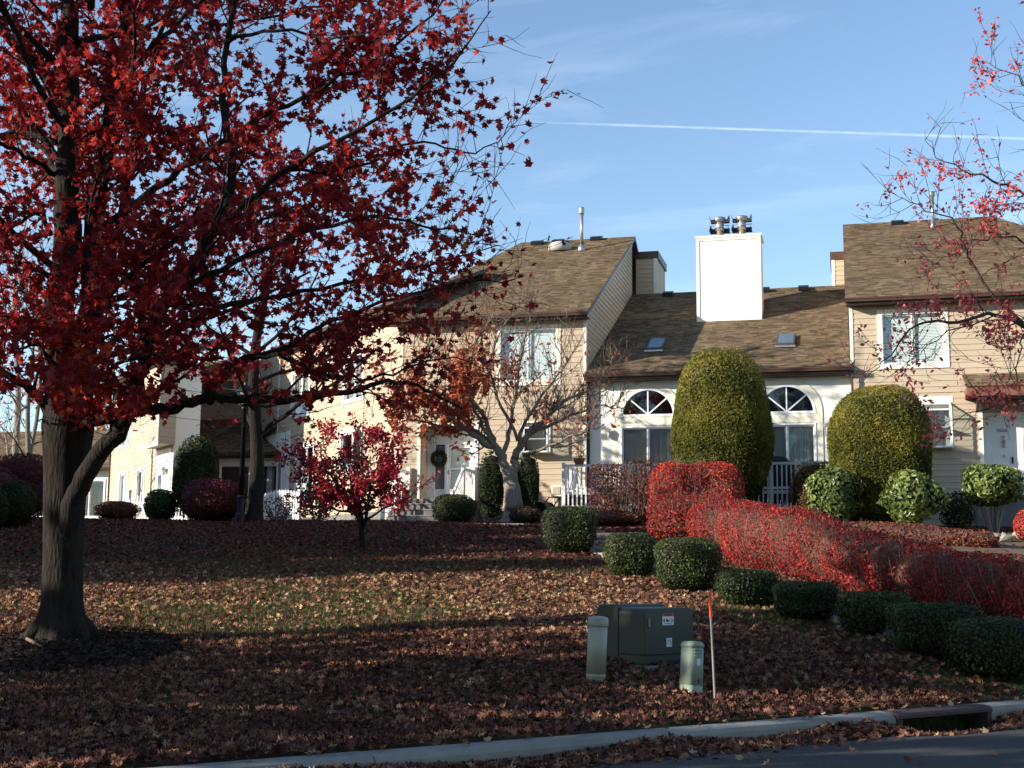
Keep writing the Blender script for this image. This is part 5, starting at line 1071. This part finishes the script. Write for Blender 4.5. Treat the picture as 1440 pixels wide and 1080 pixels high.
hedge('hedge','low dull red hedge strip at the edge of the bare soil bed',[(8.6,33.5,1.2,.55),(10.2,32.6,1.2,.55),(11.4,32.0,1.0,.45)],M['hedge_dull'],6000,.07,205,stems=80,bias=.1)
put(868,718,110,39.3,'burning_bush','low brown red bush strip at the foot of the thin hedge',M['hedge_dull'],2600,.07,.5,e=2.3,seed=28,core='core_red',depth=.16)

# bare soil bed with stones at the right
m=MB(); sx=np.linspace(9.2,17.5,18); sy=np.linspace(30.5,38.5,16); vv=[(float(x),float(y),G(x,y)+.012+.05*math.sin(x*2.1)*math.sin(y*1.7)+(-.10 if (i in(0,17) or j in(0,15)) else .04)) for i,x in enumerate(sx) for j,y in enumerate(sy)]
m.add(vv,[(i*16+j,(i+1)*16+j,(i+1)*16+j+1,i*16+j+1) for i in range(17) for j in range(15)]); tag(m.build('planting_bed',M['soil'],smooth=True),kind='structure')
rk_lab=['flat pale stone lying highest in the soil bed','upright pale stone in the bare soil bed','long flat stone at the lower edge of the soil bed','broad tan stone beside the small red shrub','small pale stone below the broad tan one','pale stone half sunk by the rhododendron stems']
for i,(px,py,w_,h_) in enumerate(((1395,757,34,9),(1413,768,15,12),(1412,783,34,8),(1432,756,26,14),(1425,776,14,8),(1372,779,12,6))):
    Yd=34.5-.05*(py-760); p=at(px,py,Yd); s=Yd/FPX; bm=bmesh.new(); bmesh.ops.create_icosphere(bm,subdivisions=2,radius=1); rr5=random.Random(i)
    for v in bm.verts: k=1+rr5.uniform(-.16,.16); v.co=Vector((v.co.x*k*w_*s/2,v.co.y*k*w_*s*.4,v.co.z*k*h_*s*.75))
    me=bpy.data.meshes.new('stone'); bm.to_mesh(me); bm.free(); o=link('stone',me,M['rock']); o.location=(p.x,Yd,G(p.x,Yd)+.06); o.rotation_euler=(0,.2*i,i); tag(o,rk_lab[i],'stone','stones in the soil bed')
p=at(1300,749,36.2); m=MB(); m.box(-2.4,1.75,-.06,.06,-.02,.07); o=m.build('edging_board',M['rock']); o.location=(p.x,36.2,G(p.x,36.2)+.06); o.rotation_euler=(0,0,R(-6)); tag(o,'weathered pale edging board at the top of the soil bed','board')

# ------------------------------------------------------------------ utility box, pedestals, stake
tx,ty=1.62,15.80; tz=G(tx,ty)
T=thing('transformer_box','dark green utility transformer cabinet on a concrete pad with a 75 label','utility box',(tx,ty,tz),R(40))
# local x runs along the front (door) face to the back right, local y goes into the box
W_,D_=.86,.84
m=MB(); m.box(-.08,W_+.08,-.10,D_+.08,-.3,.045); m.build('pad',M['concrete_old'],T,bevel=.015)
m=MB(); m.box(.015,W_-.015,.03,D_-.01,.047,.17); m.build('base_sill',M['box_green'],T,bevel=.008)
H_=.72
m=MB(); m.prism([(.455,.10),(.455,H_+.012),(.50,H_+.035),(D_-.06,H_+.03),(D_,H_-.02),(D_,.10)],0,W_,'x'); m.build('tank_cover',M['box_green'],T,bevel=.018)
rc=.07; poly=[(0,.165),(W_,.165),(W_,H_-rc)]+[(W_-rc+rc*math.cos(a),H_-rc+rc*math.sin(a)) for a in (R(22),R(45),R(68),R(90))]+[(rc+rc*math.cos(a),H_-rc+rc*math.sin(a)) for a in (R(90),R(112),R(135),R(158),R(180))]
m=MB(); m.prism(poly,0,.45); hood=m.build('hood_door',M['box_green'],T,bevel=.01)
m=MB(); m.box(-.004,.0,.449,.457,.17,H_-.02); m.build('hood_seam',M['black'],T)
m=MB(); m.box(-.012,.0,.44,.465,.37,.41); m.build('hinge',M['black'],T); m=MB(); m.box(-.012,.0,.44,.465,.58,.62); m.build('hinge',M['black'],T)
m=MB(); m.box(.05,.085,-.012,0,.50,.60); m.build('lock_plate',M['rust'],hood,bevel=.004)
m=MB(); m.box(.30,.50,-.004,0,.515,.655); sk_=m.build('warning_label',M['sticker'],hood); m=MB(); m.box(.30,.50,-.006,-.004,.62,.655); m.build('label_header',M['sticker_red'],sk_)
o=link('label_text',text_mesh('WARNING',.028,M['ink'],.0005),None,sk_); o.location=(.40,-.007,.637); o.rotation_euler=(R(90),0,0)
for a,b_,c_,d_ in ((.365,.40,.555,.585),(.405,.43,.56,.575),(.32,.34,.55,.59),(.46,.475,.55,.59),(.34,.47,.53,.536)): m=MB(); m.box(a,b_,-.006,-.004,c_,d_); m.build('label_mark',M['ink'],sk_)
m=MB(); m.box(.37,.465,-.004,0,.255,.36); s2=m.build('number_label',M['sticker'],hood); o=link('number_text',text_mesh('75',.085,plain('label_blue',(.02,.03,.09),.6,.1,8),.0005),None,s2); o.location=(.4175,-.006,.307); o.rotation_euler=(R(90),0,0)
# round pedestal
px_,py_=.97,14.95; P1=thing('round_pedestal','pale khaki round utility pedestal leaning left of the transformer cabinet','pedestal',(px_,py_,G(px_,py_)-.02),0); P1.rotation_euler=(R(-1),R(3.2),R(20))
m=MB(); m.lathe([(.108,-.15),(.108,.10),(.112,.105),(.112,.13)],24); m.build('base',M['ped_khaki'],P1,True)
m=MB(); m.lathe([(.112,.132),(.110,.66)],24); m.build('tube',M['ped_khaki'],P1,True)
m=MB(); m.lathe([(.117,.66),(.119,.675),(.119,.735),(.105,.762),(.05,.775)],24); m.build('cap',M['ped_khaki'],P1,True)
m=MB(); m.lathe([(.018,-.003),(.018,.003)],12); o=m.build('knockout',M['ink'],P1); o.location=(-.055,-.092,.055); o.rotation_euler=(R(90),0,R(-31))
# square pedestal
px_,py_=1.99,14.55; P2=thing('square_pedestal','pale green tapered utility pedestal leaning right of the transformer cabinet','pedestal',(px_,py_,G(px_,py_)-.03),R(33)); P2.rotation_euler=(R(-2),R(5),R(33))
def rrect(w_,d_,r_,z,k=4):
    o_=[]
    for sx,sy,a0 in((1,1,0),(-1,1,90),(-1,-1,180),(1,-1,270)):
        for j in range(k+1): a=R(a0+90*j/k); o_.append((sx*(w_/2-r_)+r_*math.cos(a),sy*(d_/2-r_)+r_*math.sin(a),z))
    return o_
def loft(secs):
    m=MB(); n_=len(secs[0]); vv=[p for s_ in secs for p in s_]; m.add(vv,[(i*n_+j,i*n_+(j+1)%n_,(i+1)*n_+(j+1)%n_,(i+1)*n_+j) for i in range(len(secs)-1) for j in range(n_)]+[tuple(range(n_-1,-1,-1)),tuple(range((len(secs)-1)*n_,len(secs)*n_))]); return m
loft([rrect(.20,.20,.05,-.15),rrect(.205,.205,.05,.12)]).build('base',M['ped_green'],P2,True)
loft([rrect(.215,.215,.055,.122),rrect(.205,.205,.055,.52)]).build('cover',M['ped_green'],P2,True)
loft([rrect(.215,.215,.055,.52),rrect(.215,.215,.055,.555),rrect(.17,.17,.05,.585),rrect(.08,.08,.03,.59)]).build('cap',M['ped_green'],P2,True)
for z in(.425,.46,.495):
    m=MB(); m.prism([(-.113,z),(-.103,z+.022),(-.100,z)],-.055,.055,'x'); m.build('louvre',M['ped_green'],P2)
m=MB(); m.box(-.02,.03,-.108,-.1055,.33,.40); m.build('tag',M['sticker'],P2); m=MB(); m.box(-.012,.012,-.118,-.107,.53,.548); m.build('latch',M['rust'],P2); m=MB(); m.box(.0,.02,-.110,-.106,.14,.18); m.build('slot',M['ink'],P2)
px_,py_=2.19,14.12; z=G(px_,py_); SK=thing('marker_stake','thin grey marker stake with fluorescent orange tip beside the square pedestal','stake',(px_,py_,z)); SK.rotation_euler=(0,R(-2.2),0)
m=MB(); m.lathe([(.013,-.1),(.012,.92)],8); m.build('rod',M['stakegrey'],SK); m=MB(); m.lathe([(.017,.90),(.016,1.14),(.006,1.17)],8); m.build('orange_tip',M['orange'],SK)

# ------------------------------------------------------------------ lamp post and small things by the houses
lx_,ly_=-8.30,40.0; z=G(lx_,ly_); LPo=thing('lamp_post','black lamp post with glazed lantern standing before the maple trunk','lamp post',(lx_,ly_,z))
m=MB(); m.lathe([(.17,-.1),(.17,.25),(.13,.32),(.12,.75),(.14,.78),(.10,.85)],12); m.build('base',M['black'],LPo)
m=MB(); m.lathe([(.085,.8),(.07,3.5),(.10,3.52),(.10,3.58)],14); m.build('pole',M['black'],LPo,True)
m=MB(); m.lathe([(.10,3.58),(.19,3.66),(.19,3.70)],8); m.build('lantern_tray',M['black'],LPo)
loft([rrect(.24,.24,.01,3.70,1),rrect(.34,.34,.01,4.05,1)]).build('lantern_glass',M['lens'],LPo)
m=MB(); m.lathe([(.29,4.06),(.27,4.10),(.12,4.24),(.05,4.28),(.04,4.34)],8); m.build('lantern_roof',M['black'],LPo)
for sx in(-1,1):
    for sy in(-1,1): m=MB(); m.tube([(sx*.12,sy*.12,3.70),(sx*.172,sy*.172,4.06)],.012,4); m.build('lantern_bar',M['black'],LPo)
def hb(x,y,z): return HB.W(x,y,z)
# wreath beside the porch door
rg=np.random.default_rng(70); c=hb(-10.02,PY-.1,5.62); wt=thing('wreath','round green wreath hanging beside the storm door','wreath',c,-A0)
a=rg.random(900)*6.28; b_=rg.random(900)*6.28; q=np.stack([(.24+.075*np.cos(b_))*np.cos(a),.06*np.sin(b_),(.24+.075*np.cos(b_))*np.sin(a)],-1); leaves('foliage',q,np.stack([np.cos(a)*np.cos(b_),np.sin(b_),np.sin(a)*np.cos(b_)],-1),rg.uniform(.05,.09,900),M['dark_green'],DIAM,DIAM_F,np.clip(rg.random(900)+.3,0,1),wt,.5,rng=rg)
m=MB(); m.tube([(.24*math.cos(t*.4),0,.24*math.sin(t*.4)) for t in range(17)],.05,6); m.build('ring',M['core'],wt)
def pot(name,label,c,plant,n,r_=.18,h_=.3,ph=.5):
    t=thing(name,label,'planter',c,0); m=MB(); m.lathe([(r_*.7,0),(r_,h_*.9),(r_*1.1,h_*.9),(r_*1.1,h_),(r_*.85,h_)],16); m.build('pot',M['terracotta'],t,True)
    rg=np.random.default_rng(n); P=rg.normal(0,1,(n,3)); P/=np.linalg.norm(P,axis=1)[:,None]; P*=rg.random(n)[:,None]**.4; P=P*np.array([r_*1.5,r_*1.5,ph/2])+np.array([0,0,h_+ph*.45]); leaves('plant',P,np.tile((0,0,.4),(n,1)),rg.uniform(.05,.1,n),plant,OVAL,OVAL_F,None,t,.9,rng=rg)
    tubes('stems',[(np.array([[0,0,h_*.8],[p[0]*.5,p[1]*.5,p[2]*.7+.1],p]),np.array([.008,.006,.003])) for p in P[:14]],M['twig_pale'],t)
pot('flower_pot','terracotta pot with a dry plant on the deck corner rail',HA.W(-4.0,-3.05,5.065),M['brown_leaf'],60,.20,.2,.55)
pot('flower_pot','pot with red flowers standing on the porch landing',hb(-10.85,-.9,4.025),M['crimson_leaf'],140)
pot('flower_pot','pot with feathery orange plant beside the storm door',hb(-8.75,-.35,4.025),M['orange_leaf'],120,.15,.25,.7)
# meter box and hose reel against the tan wall
c=hb(-5.35,WY-.03,4.35); t=thing('meter_box','beige utility meter box mounted low on the tan siding','meter box',c,-A0); m=MB(); m.box(-.2,.2,-.18,0,-.2,.2); m.build('cabinet',M['cream_trim'],t,bevel=.015); m=MB(); m.box(-.14,.14,-.2,-.18,-.14,.14); m.build('cover',M['siding'],t,bevel=.01); m=MB(); m.tube([(-.1,-.09,-.2),(-.1,-.09,-1.2)],.03,8); m.build('conduit',M['galv'],t)
c=hb(-5.6,-1.35,G(hb(-5.6,-1.35,0).x,hb(-5.6,-1.35,0).y)); t=thing('hose_reel','black garden hose reel cart standing by the deck corner','hose reel',c,-A0-R(25))
for k in range(7): m=MB(); rr6=.30-.012*(k%2); m.tube([(rr6*math.cos(a*.35),-.18+k*.06,.45+rr6*math.sin(a*.35)) for a in range(19)],.03,6); m.build('hose_coil',M['black'],t)
for sy in(-.26,.26):
    m=MB(); m.lathe([(.36,-.015),(.36,.015)],20); o=m.build('reel_disc',M['black'],t); o.location=(0,sy,.45); o.rotation_euler=(R(90),0,0)
    m=MB(); m.tube([(-.45,sy*1.1,0),(0,sy*1.1,.45),(.45,sy*1.1,.95)],.02,6); m.build('frame_bar',M['black'],t)
m=MB(); m.tube([(.45,-.286,.95),(.45,.286,.95)],.02,6); m.build('handle',M['black'],t)
c=HA.W(2.25,-2.45,4.165); t=thing('covered_grill','large barbecue grill under a black cover behind the deck pickets','grill',c,-A0)
loft([rrect(1.5,.55,.06,0.02),rrect(1.46,.58,.08,.55),rrect(1.5,.60,.10,.86),rrect(1.12,.52,.12,.98),rrect(.95,.42,.14,1.10),rrect(.6,.2,.08,1.15)]).build('cover',M['black'],t,True)
m=MB(); m.tube([(-.76,-.3,.04),(-.4,-.33,.05),(0,-.32,.035),(.4,-.335,.05),(.76,-.3,.04)],.018,6); m.build('hem',M['black'],t)
for sx in(-.6,.6): m=MB(); m.lathe([(.07,-.02),(.07,.02)],12); o=m.build('wheel',M['black'],t); o.location=(sx,-.2,.07); o.rotation_euler=(0,R(90),0)

# ------------------------------------------------------------------ fallen leaves and grass
rg=np.random.default_rng(90)
def scatter(n,y0,y1,pad=1.5,pw=1.0):
    y=y0+(y1-y0)*rg.random(n*2)**pw; hw=.42*y+pad; keep_=rg.random(n*2)<hw/(.42*y1+pad); y=y[keep_][:n]; hw=hw[keep_][:n]; x=(rg.random(len(y))*2-1)*hw; return x,y
def free(x,y):
    u=U_(x,y); inmulch=(((x+5.75)/1.5)**2+((y-16.9)/1.85)**2)<1
    dw=(x-1.38)*WD[0]+(y-29.84)*WD[1]; ow=(x-1.38)*WN[0]+(y-29.84)*WN[1]-1.12; onwalk=(np.abs(ow)<.66)&(dw>-1)&(dw<14.5)
    return u,inmulch,onwalk
x,y=scatter(140000,8.5,27); u,im,ow=free(x,y); cl_=clump(np.stack([x,y,0*x],-1),.8,4)
k=(u>-.02)&(~(im&(rg.random(len(x))>.10)))&(~(ow&(rg.random(len(x))>.35)))
k&=rg.random(len(x))<np.where(x>.305*(29.84-y)+1.38-.6,.45,1)*(.62+.5*cl_)*np.interp(y,[17.5,21,24,27],[1,.85,.62,.3])*np.interp(x-(y-13)*.15,[-3,3,6],[1,.95,.62])
gm=np.clip((clump(np.stack([x,y,0*x],-1),.45,6)-.42)*3,0,1)*np.interp(y,[15,18.5,27],[.15,.75,.75]); k&=rg.random(len(x))>gm
x,y,u=x[k],y[k],u[k]; n=len(x)
z=Gz(x,y)+rg.random(n)*.035+.012+np.where(u<.25,.02,0)
leaves('leaf_litter',np.stack([x,y,z],-1),np.tile((0,-.15,1.0),(n,1)),rg.uniform(.045,.10,n),M['litter'],CURL*np.array([1,1,1.7]),CURL_F,np.clip(rg.beta(2,2.2,n)*.95+np.interp(y,[17,19.5,21.5,27],[0,.15,.22,.2])+(clump(np.stack([x,y,0*x],-1),1.5,9)-.5)*.25,0,1),None,.55,'stuff',rg); None  # drier tan leaves over the sunlit band, its brightness partly put into the colour
x,y=scatter(80000,21,43.5,2.5); u,im,ow=free(x,y)
k=(u>0)&(~(ow&(rg.random(len(x))>.3)))&(rg.random(len(x))<(.72+.4*clump(np.stack([x,y,0*x],-1),.6,2))*np.interp(y,[21,23,25,28],[.05,.25,.6,1])); k&=~((x>9)&(y>30.4)&(y<38.6)&(rg.random(len(x))>.12))
x,y=x[k],y[k]; n=len(x)
leaves('leaf_litter',np.stack([x,y,Gz(x,y)+rg.random(n)*.04+.012],-1),np.tile((0,-.2,1.0),(n,1)),rg.uniform(.06,.115,n),M['litter_red'],DIAM*np.array([1.3,1,2.0]),DIAM_F,np.clip(rg.beta(2,2.2,n)*.9+np.interp(y,[21,25,28],[.30,.25,0]),0,1),None,.55,'stuff',rg)  # paler tan near the sunlit band, painting some of its light into the leaves
# leaves banked in the gutter, a few on the kerb and the road
n=15000; v=rg.uniform(-9,17,n); uu=-.17-np.abs(rg.normal(0,.26,n)); hgt=np.clip(.10-.16*(-uu-.17),0,.1)*(.5+.5*np.sin(v*1.9+np.sin(v*.7)))*rg.random(n)
uu-=.10; k=(uu>-1.1)&~((v>IN0+.1)&(v<IN1)&(uu>-.52)); v,uu,hgt=v[k],uu[k],hgt[k]; x,y=uv(uu,v); n=len(x)
leaves('leaf_litter',np.stack([x,y,hgt+.012+dip(uu,v)*.8],-1),np.tile((0,0,1.0),(n,1)),rg.uniform(.05,.105,n),M['litter'],CURL,CURL_F,np.clip(rg.beta(2,2,n)+.05,0,1),None,.5,'stuff',rg)
n=330; v=rg.uniform(-9,17,n); uu=np.where(rg.random(n)<.35,rg.uniform(-.24,0,n),rg.uniform(-4.5,-.8,n)); x,y=uv(uu,v)
leaves('leaf_litter',np.stack([x,y,np.where(uu>-.2,.175,.10)],-1) if False else np.stack([x,y,np.where(uu>-.3,.172,.062*np.clip((-uu-.4)/2,0,1)+.018)],-1),np.tile((0,0,1.0),(n,1)),rg.uniform(.05,.1,n),M['litter'],CURL,CURL_F,np.clip(rg.beta(2,2,n)+.25,0,1),None,.3,'stuff',rg)
# grass between the leaves
n=190000; x,y=scatter(n,12,30,1); u,im,ow=free(x,y); k=(u>.05)&~im&~ow&(rg.random(len(x))<np.clip((clump(np.stack([x,y,0*x],-1),.45,6)-.33)*3,.15,1)*np.interp(y,[12,17,19,25,30],[.35,.6,1,1,.4])); x,y=x[k],y[k]; n=len(x)
BL=np.array([(-.09,0,0),(.09,0,0),(0,.25,1)]); h_=rg.uniform(.03,.075,n); a=rg.random(n)*6.28
V=np.stack([np.stack([x+BL[i,0]*h_*np.cos(a)-BL[i,1]*h_*np.sin(a),y+BL[i,0]*h_*np.sin(a)+BL[i,1]*h_*np.cos(a),Gz(x,y)+BL[i,2]*h_+.008],-1) for i in range(3)],1).reshape(-1,3)
me=bpy.data.meshes.new('grass'); me.vertices.add(n*3); me.vertices.foreach_set('co',V.astype(np.float32).ravel()); me.loops.add(n*3); me.loops.foreach_set('vertex_index',np.arange(n*3,dtype=np.int32)); me.polygons.add(n); me.polygons.foreach_set('loop_start',(np.arange(n)*3).astype(np.int32))
at_=me.attributes.new('rnd','FLOAT','POINT'); at_.data.foreach_set('value',np.repeat(rg.random(n).astype(np.float32),3)); me.update(calc_edges=True); me.materials.append(M['grass']); tag(link('grass',me),kind='stuff')
